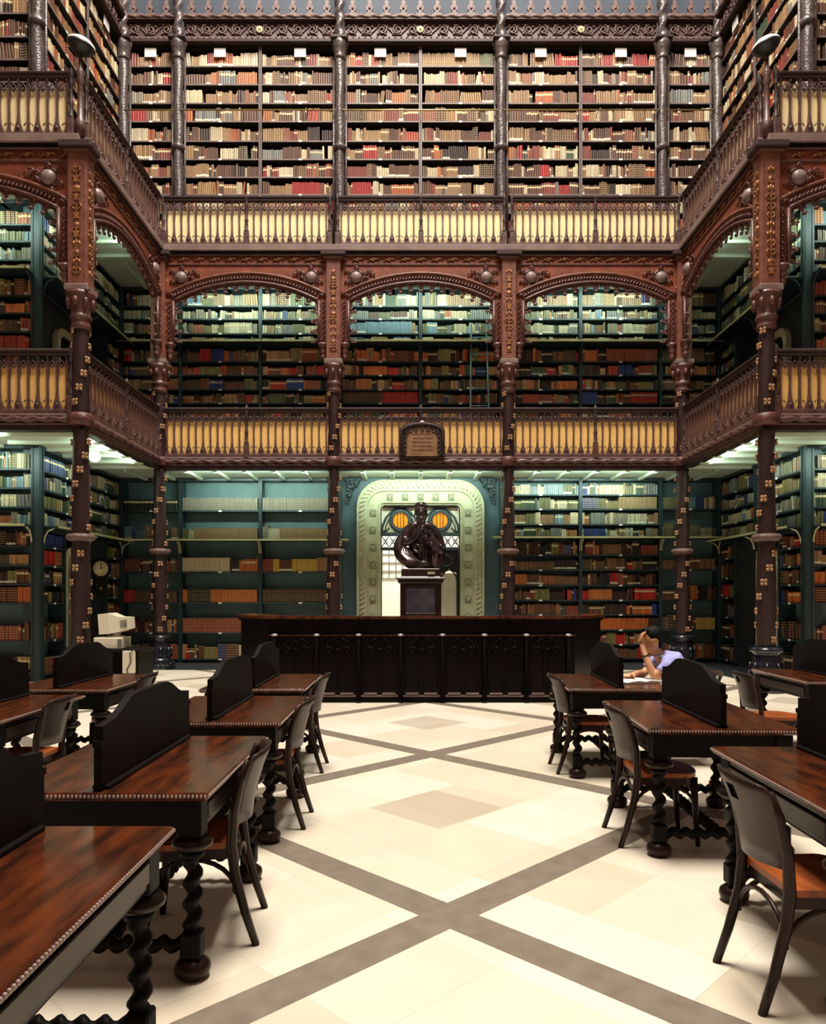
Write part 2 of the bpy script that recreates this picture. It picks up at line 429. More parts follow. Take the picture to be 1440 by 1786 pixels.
b.box(-4.6, 4.6, -4, 1.6, 27, 27.2, 'hallwall'); b.box(-4.6, 4.6, 12.8, 18.1, 27, 27.2, 'hallwall')
for i in range(1, 6): b.box(-4.6, 4.6, 1.6+i*1.87-.04, 1.6+i*1.87+.04, 27, 27.15, 'darkwood')
for i in range(1, 5): b.box(-4.6+i*1.84-.04, -4.6+i*1.84+.04, 1.6, 12.8, 27, 27.15, 'darkwood')
struct(b, 'ceiling')
# room behind the portal
b = MB()
b.box(-3.2, 3.2, 18.1, 22.2, -.1, 0, 'plaster'); b.box(-3.2, 3.2, 22.0, 22.2, 0, 4.3, 'plaster')
b.box(-3.3, -3.1, 18.1, 22.2, 0, 4.3, 'plaster'); b.box(3.1, 3.3, 18.1, 22.2, 0, 4.3, 'plaster'); b.box(-3.2, 3.2, 18.1, 22.2, 4.3, 4.4, 'plaster')
struct(b, 'wall_anteroom')
area('anteroom_daylight', (-.6, 20.6, 4.2), 3.0, 1.6, 210, (1.0, .95, .82))
# side passages behind the archways
for sx, nm in ((-1, 'west'), (1, 'east')):
    b = MB(); x0, x1 = sorted((sx*7.7, sx*9.3))
    b.box(x0, x1, 14.3, 15.9, 0, .02, 'walldark'); x2, x3 = sorted((sx*9.3, sx*9.4)); b.box(x2, x3, 14.3, 15.9, 0, 2.9, 'walldark')
    b.box(x0, x1, 15.8, 15.9, 0, 2.9, 'walldark'); b.box(x0, x1, 14.25, 14.35, 0, 2.9, 'walldark'); b.box(x0, x1, 14.3, 15.9, 2.9, 3.0, 'walldark')
    struct(b, 'wall_passage_' + nm)

# gallery slabs (green soffit with beams)
def slab(name, x0, x1, y0, y1, zc, zt, beam_axis):
    b = MB(); b.box(x0, x1, y0, y1, zc, zt, 'ceil')
    b.box(x0, x1, y0, y1, zt, zt+.02, 'darkwood')
    if beam_axis == 'y':
        n = max(1, round((x1-x0)/.64))
        for i in range(n):
            x = x0+(i+.5)*(x1-x0)/n; b.box(x-.045, x+.045, y0, y1, zc-.07, zc, 'ceil', .01)
    else:
        n = max(1, round((y1-y0)/.64))
        for i in range(n):
            y = y0+(i+.5)*(y1-y0)/n; b.box(x0, x1, y-.045, y+.045, zc-.07, zc, 'ceil', .01)
    return struct(b, name)
k = 1
for zc, zt in ((4.36, 4.50), (8.86, 9.08)):
    for args in ((-7.42, 7.42, 16.1, 17.8, 'y'), (-7.42, -5.7, 12.3, 16.1, 'x'), (5.7, 7.42, 12.3, 16.1, 'x'),
                 (-12.3, -7.42, 12.3, 13.95, 'y'), (7.42, 12.3, 12.3, 13.95, 'y')):
        if args[0] == -7.42 and args[4] == 'x' or args[1] == 7.42 and args[4] == 'x':
            pass
        slab('ceiling_%d' % k, args[0], args[1], args[2], args[3], zc, zt, args[4]); k += 1

# gallery front runs: (P0, angle, length)
RUNS = {
 'rear': ((-XG, YR, 0), 0, 2*XG), 'left': ((-XG, YF, 0), pi/2, YR-YF), 'right': ((XG, YR, 0), -pi/2, YR-YF),
 'front_left': ((-9.45, YF, 0), 0, 9.45-XG), 'front_right': ((XG, YF, 0), 0, 9.45-XG)}
where = {'rear': 'across the rear wall', 'left': 'along the left side', 'right': 'along the right side',
         'front_left': 'at the far left edge', 'front_right': 'at the far right edge'}
tn = 2
for key, (p, a, Lg) in RUNS.items():
    e0 = 0
    # lower gallery edge: beam, rope moulding, plain strip
    b = MB()
    b.box(-.02, Lg+.02, -.06, .12, 4.30, 4.42, 'shaft'); b.box(0, Lg, -.03, .12, 4.42, 4.57, 'rail')
    b.rope((0, -.07, 4.475), (Lg, -.07, 4.475), .048, 'fascia' if 0 else 'rail', pitch=.30, n=10, lobes=2, amp=.28)
    b.box(0, Lg, -.07, .1, 4.53, 4.57, 'fascia', .01)
    b.box(0, Lg, -.085, .1, 4.385, 4.42, 'rail', .01)
    o = b.obj('trim_%d' % tn, None, p, a); o['kind'] = 'structure'; tn += 1
    # upper gallery edge: fascia, shadow band, carved frieze, beam soffit
    b = MB()
    b.box(-.02, Lg+.02, -.14, .12, 8.99, 9.13, 'fascia', .012); b.box(0, Lg, -.10, .12, 8.93, 8.99, 'darkwood')
    b.box(0, Lg, -.03, .12, 8.74, 8.93, 'redwood'); b.box(0, Lg, -.075, .12, 8.70, 8.745, 'mould', .01)
    b.box(0, Lg, -.09, .12, 8.90, 8.935, 'mould', .01)
    n = int(Lg/.34)
    for i in range(n):
        x = (i+.5)*Lg/n
        b.tube([(x-.12, -.05, 8.79), (x-.06, -.05, 8.84), (x, -.05, 8.80), (x+.05, -.05, 8.86), (x+.12, -.05, 8.83)], .014, 'gilt', 5)
        b.ball((x, -.05, 8.85), (.035, .02, .03), 'gilt', 6, 4)
    o = b.obj('trim_%d' % tn, None, p, a); o['kind'] = 'structure'; tn += 1

# ------------------------------------------------------------------ balustrades
PIT = .158
def baluster_mesh(kind):
    b = MB(); m = 'rail'
    b.prism([(-.018, .08), (.018, .08), (.014, .40), (.010, .52), (.016, .66), (.026, .74), (-.026, .74), (-.016, .66), (-.010, .52), (-.014, .40)], -.022, .022, m)
    if kind:
        b.prism([(-.068, .08), (.068, .08), (.062, .13), (.046, .19), (.022, .25), (.014, .34), (-.014, .34), (-.022, .25), (-.046, .19), (-.062, .13)], -.034, .03, m)
        b.ball((0, -.035, .15), (.03, .02, .04), m, 6, 4)
    else:
        for s in (-1, 1):
            b.tube([(0, -.01, .20), (s*.035, -.012, .235), (s*.06, -.012, .225), (s*.072, -.01, .19)], .009, m, 5)
        b.box(-.03, .03, -.026, .02, .08, .13, m)
    # pointed arch tracery
    for s in (-1, 1):
        b.tube([(0, 0, .72), (s*.03, -.01, .79), (s*.055, -.012, .85), (s*.079, -.012, .90)], .011, m, 5)
        b.tube([(s*.079, 0, .76), (s*.05, -.012, .80), (s*.02, -.012, .86), (0, -.012, .93)], .008, m, 5)
    b.ball((0, -.018, .935), (.022, .022, .026), m, 7, 5)
    b.box(-.013, .013, -.016, .016, .74, .97, m)
    b.ball((.079, -.016, .80), (.018, .018, .022), m, 6, 4)
    return b.mesh('baluster')
BAL = [baluster_mesh(0), baluster_mesh(1)]
def newel_mesh():
    b = MB()
    b.box(-.055, .055, -.06, .05, .0, .30, 'rail', .01)
    b.lathe([(.05, .30), (.055, .33), (.035, .36), (.03, .5), (.045, .56), (.03, .6), (.028, .85), (.045, .9), (.03, .93), (.045, .98), (.05, 1.08), (.03, 1.12), (.01, 1.16)], 'railtop', n=10)
    return b.mesh('newel')
NEWEL = newel_mesh()
def balustrade(label, p, a, Lg, z, posts=True, group=None):
    t = thing('balustrade', label, 'balustrade', (p[0], p[1], z), a, group)
    b = MB(); b.box(0, Lg, -.05, .06, .97, 1.02, 'railtop', .012); b.box(0, Lg, -.075, .085, 1.02, 1.07, 'railtop', .02)
    b.obj('top_rail', t)
    b = MB(); b.box(0, Lg, -.045, .05, .0, .08, 'rail', .012); b.obj('bottom_rail', t)
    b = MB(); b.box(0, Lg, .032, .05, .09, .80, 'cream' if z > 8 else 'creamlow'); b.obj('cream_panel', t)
    n = round(Lg/PIT)
    for i in range(n):
        link('baluster', BAL[i % 2], t, ((i+.5)*Lg/n, 0, 0))
    if posts:
        for x in (0.0, Lg/2, Lg): link('newel', NEWEL, t, (x, -.02, 0))
    else:
        link('newel', NEWEL, t, (Lg/2, -.02, -.02))
    return t
bn = ['left', 'middle', 'right']
for lev, z in (('lower', 4.57), ('upper', 9.13)):
    for i in range(3):
        balustrade('%s section of the %s gallery balustrade across the rear, cream behind dark balusters' % (bn[i], lev),
                   (-XG+.08+i*3.767, YR), 0, 3.60, z, lev == 'upper')
    balustrade('%s gallery balustrade receding along the left side of the hall' % lev, (-XG, YF+.15), pi/2, 3.5, z)
    balustrade('%s gallery balustrade receding along the right side of the hall' % lev, (XG, YR-.15), -pi/2, 3.5, z)
    balustrade('%s gallery balustrade facing the viewer at the left picture edge' % lev, (-9.45, YF), 0, 3.65, z)
    balustrade('%s gallery balustrade facing the viewer at the right picture edge' % lev, (XG+.15, YF), 0, 3.65, z)

# ------------------------------------------------------------------ twisted columns
def col_meshes():
    out = {}
    b = MB()
    b.lathe([(.31, 0), (.32, .05), (.30, .10), (.26, .13), (.28, .17), (.25, .22), (.22, .25), (.235, .40), (.22, .50), (.20, .52), (.23, .56), (.19, .60), (.21, .64), (.26, .67), (.26, .70), (.22, .735), (.15, .75)], 'base', n=28)
    for i in range(8):
        a = 2*pi*(i+.5)/8; b.ball((.285*cos(a), .285*sin(a), .12), (.04, .04, .035), 'base', 8, 6)
        b.tube([(.24*cos(a), .24*sin(a), .26), (.25*cos(a), .25*sin(a), .36), (.24*cos(a), .24*sin(a), .48)], .02, 'base', 6)
    out['base'] = b.mesh('base')
    w = 2*pi/2.8
    def fn(a, z): return 1+.045*cos(2*(a-w*z)+pi/2)+.035*cos(8*(a-w*z))
    def shaft(z0, z1, r0, r1, name):
        b = MB(); n = max(6, int((z1-z0)/.05))
        b.lathe([(r0+(r1-r0)*i/n, z0+(z1-z0)*i/n) for i in range(n+1)], 'shaft', n=24, fn=fn); out[name] = b.mesh('shaft')
    shaft(.74, 2.5, .15, .145, 'shaft1'); shaft(2.56, 4.32, .14, .125, 'shaft2'); shaft(4.56, 5.98, .13, .115, 'shaft3')
    # flowers following the helices
    def flowers(z0, z1, r):
        b = MB(); z = z0
        while z < z1:
            for ph in (0, pi):
                a = w*z+ph+.0
                T = Matrix.Translation((r*cos(a), r*sin(a), z)) @ Matrix.Rotation(a, 4, 'Z')
                b.T = T
                for (dy, dz) in ((-.028, -.028), (.028, -.028), (-.028, .028), (.028, .028)):
                    b.ball((.008, dy, dz), (.022, .033, .028), 'flower', 6, 4)
                b.ball((.02, 0, 0), (.016, .014, .014), 'flower', 6, 4)
                b.T = None
            z += .235
        return b.mesh('flower_spiral')
    out['fl1'] = flowers(.86, 2.45, .152); out['fl2'] = flowers(2.70, 4.28, .140); out['fl3'] = flowers(4.75, 5.95, .128)
    b = MB(); b.lathe([(.15, 2.47), (.20, 2.49), (.235, 2.52), (.235, 2.56), (.20, 2.59), (.14, 2.60)], 'carve', n=24, fn=lambda a, z: 1+.03*cos(16*a))
    out['ring'] = b.mesh('ring')
    b = MB(); b.lathe([(.17, 4.38), (.20, 4.42), (.20, 4.54), (.16, 4.58)], 'mould', n=20, fn=lambda a, z: 1+.05*cos(10*a)); out['collar'] = b.mesh('collar')
    b = MB()
    b.lathe([(.12, 5.95), (.15, 5.97), (.165, 6.0), (.15, 6.03), (.15, 6.10), (.17, 6.12), (.18, 6.15), (.16, 6.18), (.15, 6.22), (.165, 6.32), (.20, 6.42), (.235, 6.50), (.24, 6.55)], 'mould', n=24)
    for i in range(8):
        a = 2*pi*i/8; b.ball((.20*cos(a), .20*sin(a), 6.38), (.045, .045, .08), 'mould', 8, 6)
    out['capital'] = b.mesh('capital')
    return out
CM = col_meshes()
def pil_ornament(b, y, seed):
    """candelabra ornament on a face looking to -y, x centred on 0"""
    r = random.Random(seed); z = 6.82; g = 'gilt'
    while z < 8.62:
        k = r.choice((0, 1, 2, 3)); s = r.uniform(.8, 1.15)
        if k == 0:
            b.ball((0, y, z+.05), (.055*s, .02, .05), g, 8, 5); b.box(-.06*s, .06*s, y-.012, y, z-.01, z+.01, g)
        elif k == 1:
            for q in (-1, 1):
                b.tube([(0, y, z), (q*.05*s, y-.01, z+.02), (q*.075*s, y-.01, z+.07), (q*.04*s, y-.01, z+.10), (q*.02, y, z+.07)], .011, g, 5)
        elif k == 2:
            b.prism([(-.05*s, z), (.05*s, z), (.03*s, z+.04), (.06*s, z+.10), (-.06*s, z+.10), (-.03*s, z+.04)], y-.018, y, g)
        else:
            for q in (-1, 0, 1): b.ball((q*.045*s, y, z+.05+.02*(q == 0)), (.024, .02, .045), g, 6, 4)
        b.box(-.008, .008, y-.012, y, z, z+.14, g); z += .15
colpos = [(-5.65, YR, 'left rear corner of the hall'), (-1.883, YR, 'left of the stone portal'), (1.883, YR, 'right of the stone portal'),
          (5.65, YR, 'right rear corner of the hall'), (-5.65, YF, 'nearer corner at the left of the hall'), (5.65, YF, 'nearer corner at the right of the hall')]
for i, (x, y, wh) in enumerate(colpos):
    t = thing('twisted_column', 'tall dark twisted column with gilt flowers at the ' + wh if i not in (1, 2) else 'tall dark twisted column with gilt flowers just ' + wh, 'column', (x, y, 0))
    link('base', CM['base'], t)
    s1 = link('shaft', CM['shaft1'], t); link('flower_spiral', CM['fl1'], s1)
    s2 = link('shaft', CM['shaft2'], t); link('flower_spiral', CM['fl2'], s2)
    s3 = link('shaft', CM['shaft3'], t); link('flower_spiral', CM['fl3'], s3)
    link('ring', CM['ring'], t); link('collar', CM['collar'], t); link('capital', CM['capital'], t)
    b = MB(); b.box(-.155, .155, -.155, .155, 6.66, 8.83, 'pil', .012); b.obj('pilaster', t)
    b = MB(); b.box(-.20, .20, -.20, .20, 6.55, 6.66, 'fascia', .02); b.obj('abacus', t)
    b = MB(); b.box(-.21, .21, -.21, .14, 8.80, 8.86, 'mould', .01); b.box(-.27, .27, -.25, .14, 8.86, 8.97, 'railtop', .015); b.obj('block', t)
    b = MB(); pil_ornament(b, -.158, i)
    if i in (0, 3, 4, 5):
        b.T = Matrix.Rotation(pi/2 if x < 0 else -pi/2, 4, 'Z'); pil_ornament(b, -.158, i+20); b.T = None
    b.obj('ornament', t)

# ------------------------------------------------------------------ arches
def arch_parts():
    Rr = 3.23; xc = 1.9; zc = 8.31-Rr
    out = {}
    def zi(x): return zc+sqrt(Rr*Rr-(x-xc)**2)
    xs = [.325+i*(3.475-.325)/32 for i in range(33)]
    b = MB()
    for s in (0, 1):
        x0, x1 = (.14, .325) if s == 0 else (3.475, 3.66)
        b.box(x0, x1, -.05, .07, 7.0, 8.72, 'redwood')
    for i in range(32):
        x0, x1 = xs[i], xs[i+1]
        b.add([(x0, -.05, zi(x0)), (x1, -.05, zi(x1)), (x1, -.05, 8.72), (x0, -.05, 8.72), (x0, .07, zi(x0)), (x1, .07, zi(x1)), (x1, .07, 8.72), (x0, .07, 8.72)],
              [(0, 1, 2, 3), (7, 6, 5, 4), (0, 4, 5, 1)], 'redwood')
    out['spandrel'] = b.mesh('spandrel')
    b = MB()
    b.tube([(x, -.07, zi(x)+.03) for x in xs], .035, 'mould', 8)
    Ro = Rr+.22
    b.tube([(x, -.075, zc+sqrt(Ro*Ro-(x-xc)**2)) for x in [.17+i*(3.63-.17)/32 for i in range(33)]], .030, 'pil', 8)
    b.tube([(x, -.06, zc+sqrt((Rr+.17)**2-(x-xc)**2)) for x in [.2+i*(3.6-.2)/32 for i in range(33)]], .02, 'pil', 6)
    for s in (0, 1):
        x = .335 if s == 0 else 3.465; b.tube([(x, -.07, 7.03), (x, -.07, zi(x)+.03)], .035, 'mould', 8)
    # rope between the two rings
    n = 46
    for i in range(n):
        x = .36+i*(3.44-.36)/n; z = zc+sqrt((Rr+.105)**2-(x-xc)**2); sl = -(x-xc)/(z-zc)
        b.tube([(x-.025, -.06, z-.035-.02*sl), (x+.035, -.085, z+.03+.03*sl)], .024, 'mould', 6)
    out['moulding'] = b.mesh('moulding')
    b = MB()   # foliage around the bosses and down the jambs
    for s in (1, -1):
        for (dx, dz) in ((-.2, .12), (-.2, -.1), (.18, .08), (.27, .12), (.34, .06), (.2, -.02), (-.05, -.2), (-.15, -.28), (-.22, -.4), (.0, .2)):
            cx = 1.9-s*(1.9-.52-dx); z = 8.44+dz
            b.tube([(cx-.07*s, -.06, z-.03), (cx-.02*s, -.085, z+.035), (cx+.04*s, -.085, z), (cx+.02*s, -.08, z-.04)], .018, 'mould', 5)
        for i in range(8):
            z = 7.08+i*.11; cx = 1.9-s*(1.9-.24)
            b.tube([(cx-.04, -.06, z), (cx+.04, -.085, z+.03), (cx-.03, -.085, z+.08), (cx+.02, -.07, z+.10)], .014, 'mould', 5)
    out['foliage'] = b.mesh('foliage')
    b = MB(); b.lathe([(0.001, -.11), (.06, -.105), (.10, -.08), (.125, -.04), (.13, 0)], 'fascia', n=18)
    b.torus((0, 0, -.005), .155, .022, 'mould')
    me = b.mesh('boss'); me.transform(Matrix.Rotation(-pi/2, 4, 'X')); 
    for v in me.vertices: v.co.y = v.co.y
    out['boss'] = me
    b = MB()
    b.tube([(.115*cos(pi*i/10), 0, -.05+.115*sin(pi*i/10)) for i in range(11)], .021, 'mould', 6)
    b.tube([(.075*cos(pi*i/8), -.02, -.035+.085*sin(pi*i/8)) for i in range(9)], .012, 'mould', 5)
    for s in (-1, 1):
        b.ball((s*.118, -.01, -.085), (.024, .026, .036), 'mould', 8, 6); b.ball((s*.085, -.01, -.075), (.026, .026, .02), 'mould', 6, 4)
    me = b.mesh('cusp'); out['cusp'] = me
    b = MB()
    b.lathe([(.01, 6.66), (.05, 6.70), (.06, 6.74), (.045, 6.77), (.06, 6.82), (.08, 6.86), (.06, 6.89), (.08, 6.93), (.11, 6.97), (.12, 7.02)], 'mould', n=14)
    out['corbel'] = b.mesh('corbel')
    return out, zi, Rr, xc, zc
AR, ZI, RR, AXC, AZC = arch_parts()
def arch(label, p, a):
    t = thing('arch', label, 'arch', (p[0], p[1], 0), a)
    link('spandrel', AR['spandrel'], t); link('moulding', AR['moulding'], t); link('foliage', AR['foliage'], t)
    for x in (.50, 3.30): link('boss', AR['boss'], t, (x, -.05, 8.44))
    for x in (.25, 3.55): link('corbel', AR['corbel'], t, (x, -.02, 0))
    th = math.asin((AXC-.325)/RR); n = 14
    for i in range(n):
        ph = -th+(i+.5)*2*th/n; r = RR-.075
        o = link('cusp', AR['cusp'], t, (AXC+r*sin(ph), -.04, AZC+r*cos(ph))); o.rotation_euler = (0, ph, 0)
    for k in range(3):
        for s in (-1, 1):
            o = link('cusp', AR['cusp'], t, (.40 if s < 0 else 3.40, -.04, 7.16+k*.22)); o.rotation_euler = (0, s*pi/2, 0)
for i in range(3):
    arch('carved red-brown arch across the rear at %s, under the upper gallery' % ['left', 'centre', 'right'][i], (-5.65+i*3.767-.016, YR), 0)
arch('carved red-brown arch receding along the left side under the upper gallery', (-XG, YF), pi/2)
arch('carved red-brown arch receding along the right side under the upper gallery', (XG, YR), -pi/2)
arch('carved red-brown arch cut off by the left picture edge', (-9.45, YF), 0)
arch('carved red-brown arch cut off by the right picture edge', (XG, YF), 0)

b = MB()
for sx in (-1, 1):
    x0, x1 = sorted((sx*7.03, sx*7.15))
    b.box(x0, x1, YWF, YWF+.12, 0, 8.86, 'teal', .01); b.box(x0, x1, YWF, YWF+.12, 9.13, 14.5, 'uppercase', .01)
struct(b, 'trim_%d' % tn)
# ------------------------------------------------------------------ bookcases and books
def srgb(r, g, b):
    return tuple((c/255/12.92) if c/255 <= .04045 else ((c/255+.055)/1.055)**2.4 for c in (r, g, b))
BC = {'tan': srgb(176, 134, 88), 'brown': srgb(112, 70, 46), 'dark brown': srgb(62, 38, 28), 'cream': srgb(232, 214, 174),
      'brick red': srgb(150, 66, 48), 'red': srgb(188, 34, 28), 'orange': srgb(200, 104, 42), 'green': srgb(70, 92, 62),
      'blue': srgb(44, 62, 128), 'black': srgb(34, 30, 32), 'olive': srgb(128, 122, 70), 'grey': srgb(140, 138, 130),
      'yellow': srgb(220, 180, 70), 'pale blue': srgb(130, 165, 185), 'maroon': srgb(96, 28, 30)}
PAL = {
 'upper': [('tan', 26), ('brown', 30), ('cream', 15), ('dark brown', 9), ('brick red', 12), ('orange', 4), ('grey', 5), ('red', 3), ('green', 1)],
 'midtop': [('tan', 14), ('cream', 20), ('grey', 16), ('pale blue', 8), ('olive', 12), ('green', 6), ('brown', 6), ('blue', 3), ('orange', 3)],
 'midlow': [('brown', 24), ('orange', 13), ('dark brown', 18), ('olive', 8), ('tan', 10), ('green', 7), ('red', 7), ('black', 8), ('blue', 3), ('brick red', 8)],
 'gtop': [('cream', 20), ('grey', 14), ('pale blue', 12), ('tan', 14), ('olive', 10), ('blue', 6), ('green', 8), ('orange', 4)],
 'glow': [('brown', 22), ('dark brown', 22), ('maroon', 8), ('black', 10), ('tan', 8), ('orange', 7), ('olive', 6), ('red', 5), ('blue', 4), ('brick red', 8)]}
RB = random.Random(11)
def pick(p):
    t = sum(w for _, w in PAL[p]); r = RB.uniform(0, t)
    for n, w in PAL[p]:
        r -= w
        if r <= 0: return n
    return PAL[p][0][0]
BOOKS = []
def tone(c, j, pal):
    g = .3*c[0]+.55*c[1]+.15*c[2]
    k, s = {'upper': (.72, .95), 'glow': (.9, 1.0), 'midlow': (1.4, .9)}.get(pal, (.64, .9))  # gain per shelf zone puts the differing light into the book colours
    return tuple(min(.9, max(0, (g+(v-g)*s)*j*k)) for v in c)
def row(case, shelf_name, o, a, x0, x1, z, gap, pal, spec=None, fill=1.0):
    """a row of standing volumes between local x0 and x1 at board height z"""
    x = x0; hmax = min(gap*.86, .34); items = []
    spec = list(spec or [])
    xe = x0+(x1-x0)*fill; lean = 0.0; bounds = []
    if spec:
        acc = x0
        for (fr, col, w, h, st) in spec: acc += fr*(x1-x0); bounds.append((acc, col, w, h, st))
    guard = 0
    while x < xe-.018 and guard < 400:
        guard += 1
        sp = None
        for bd in bounds:
            if x < bd[0]-.01: sp = bd; break
        if sp and sp[1]:
            run, col, w, h, st = 1, sp[1], sp[2], min(sp[3], gap*.93), sp[4]
        else:
            run = RB.choice((1, 1, 1, 2, 2, 3, 4, 6, 9)); col = pick(pal)
            w = RB.uniform(.026, .062); h = hmax*RB.uniform(.66, 1.0)
            st = RB.choice((0, 0, 1, 1, 1, 2, 2, 0, 3))
            lean = RB.uniform(.10, .28)*RB.choice((-1, 1)) if RB.random() < .05 else 0.0
            if RB.random() < .03: x += RB.uniform(.03, .09)
        for _ in range(run):
            ww = w*(RB.uniform(.93, 1.07) if run > 1 or sp else 1)
            if x+ww > xe: x = x+.004 if xe-x > .03 else xe; break
            hh = h*(RB.uniform(.985, 1.0) if run > 1 or sp else 1)
            c = BC[col]; j = RB.uniform(.78, 1.22) if not sp else RB.uniform(.92, 1.06)
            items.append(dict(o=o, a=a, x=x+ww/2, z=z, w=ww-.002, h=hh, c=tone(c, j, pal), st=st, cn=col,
                              lean=lean if not sp else (st == 5)*.3, case=case, shelf=shelf_name, y=RB.uniform(.02, .05)))
            x += ww
            if lean and not sp: x += .004
    for i, it in enumerate(items): it['i'] = i; it['n'] = len(items)
    BOOKS.extend(items)
ORD = ['first', 'second', 'third', 'fourth', 'fifth', 'sixth', 'seventh', 'eighth', 'ninth', 'tenth', 'eleventh', 'twelfth', 'thirteenth', 'fourteenth']
def ordinal(i):
    if i < 14: return ORD[i]
    k = i+1; return str(k)+('th' if 10 < k % 100 < 20 else {1: 'st', 2: 'nd', 3: 'rd'}.get(k % 10, 'th'))
def case(label, short, o, a, Wd, boards, zt, zb, level, ledge=None, specs={}, le=(0, 0), card=False, fills={}):
    up = level == 'upper'; fr = 'uppercase' if up else 'teal'; ed = 'upperedge' if up else 'teal'
    t = thing('bookcase', label, 'bookcase', o, a)
    b = MB()
    for x in (0, Wd-.04): b.box(x, x+.04, .0, .36, zb, zt, fr)
    b.box(.04, Wd-.04, 0, .36, zt-.05, zt, fr)
    if zb < 1: b.box(0, Wd, .0, .36, zb, zb+.07, 'darkwood')
    b.obj('carcass', t)
    for x in (-.004, Wd-.036):
        b = MB(); b.box(x, x+.04, -.012, 0, zb, zt, ed); b.obj('upright_edge', t)
    b = MB(); b.box(.04, Wd-.04, .33, .345, zb, zt-.05, 'uppercase' if up else 'tealback'); b.obj('back_panel', t)
    bs = sorted(boards, reverse=True)
    for i, z in enumerate(bs):
        b = MB(); b.box(.04, Wd-.04, 0, .33, z-.032, z-.001, fr); b.box(.04, Wd-.04, -.006, 0, z-.032, z-.001, ed if up or z < 4 else 'teal')
        s = b.obj('shelf', t)
        b = MB(); b.box(Wd/2-.038, Wd/2+.038, -.012, -.006, z-.036, z+.002, 'white'); b.obj('shelf_tag', s)
        top = bs[i-1]-.032 if i else zt-.05
        gap = top-z
        pal = 'upper' if up else ('midtop' if z >= (ledge or 99)-.01 else 'midlow') if level == 'mid' else ('gtop' if z >= (ledge or 99)-.01 else 'glow')
        if gap > .16: row(short, ('%s shelf down' % ordinal(i)) if i else 'top shelf', o, a, .045, Wd-.045, z, gap, pal, specs.get(i), fills.get(i, 1.0))
    if ledge:
        b = MB(); b.box(-le[0], Wd+le[1], -.31, -.285, ledge-.045, ledge-.002, 'ledge', .004); b.obj('ledge_nosing', t)
        b = MB(); b.box(-le[0], Wd+le[1], -.285, .0, ledge-.035, ledge-.004, fr); b.obj('ledge', t)
        for x in (.02, Wd-.02):
            b = MB(); b.tube([(x, -.01, ledge-.32), (x, -.03, ledge-.2), (x, -.09, ledge-.1), (x, -.2, ledge-.055)], .014, 'ledge' if level == 'ground' else 'teal', 6); b.obj('bracket', t)
    if card:
        b = MB(); b.box(Wd/2-.135, Wd/2+.135, -.03, -.012, zt-.26, zt-.05, 'white'); b.obj('number_card', t)
    return t
UB = [14.05, 13.62, 13.18, 12.75, 12.29, 11.86, 11.44, 11.03, 10.6, 10.2, 9.75, 9.28]
MB_ = [8.41, 8.10, 7.76, 7.51, 7.10, 6.78, 6.44, 6.12, 5.78, 5.44, 5.10, 4.72]
GB = [3.97, 3.63, 3.27, 2.96, 2.55, 2.20, 1.84, 1.49, 1.15, .79, .45, .12]
GL = [3.59, 2.90, 2.15, 1.43, .72, .10]
GF = [3.92, 3.57, 3.22, 2.88, 2.5, 2.15, 1.8, 1.45, .75, .12]
S = lambda fr, c, w, h, st: (fr, c, w, h, st)
bays = [(-7.03, -5.65), (-5.65, -3.767), (-3.767, -1.883), (-1.883, 0), (0, 1.883), (1.883, 3.767), (3.767, 5.65), (5.65, 7.03)]
bayshort = ['corner left bay', 'outer left bay', 'inner left bay', 'left central bay', 'right central bay', 'inner right bay', 'outer right bay', 'corner right bay']
bayname = ['narrow one in the left corner', 'first wide one from the left', 'second wide one from the left', 'just left of centre', 'just right of centre',
           'second wide one from the right', 'first wide one from the right', 'narrow one in the right corner']
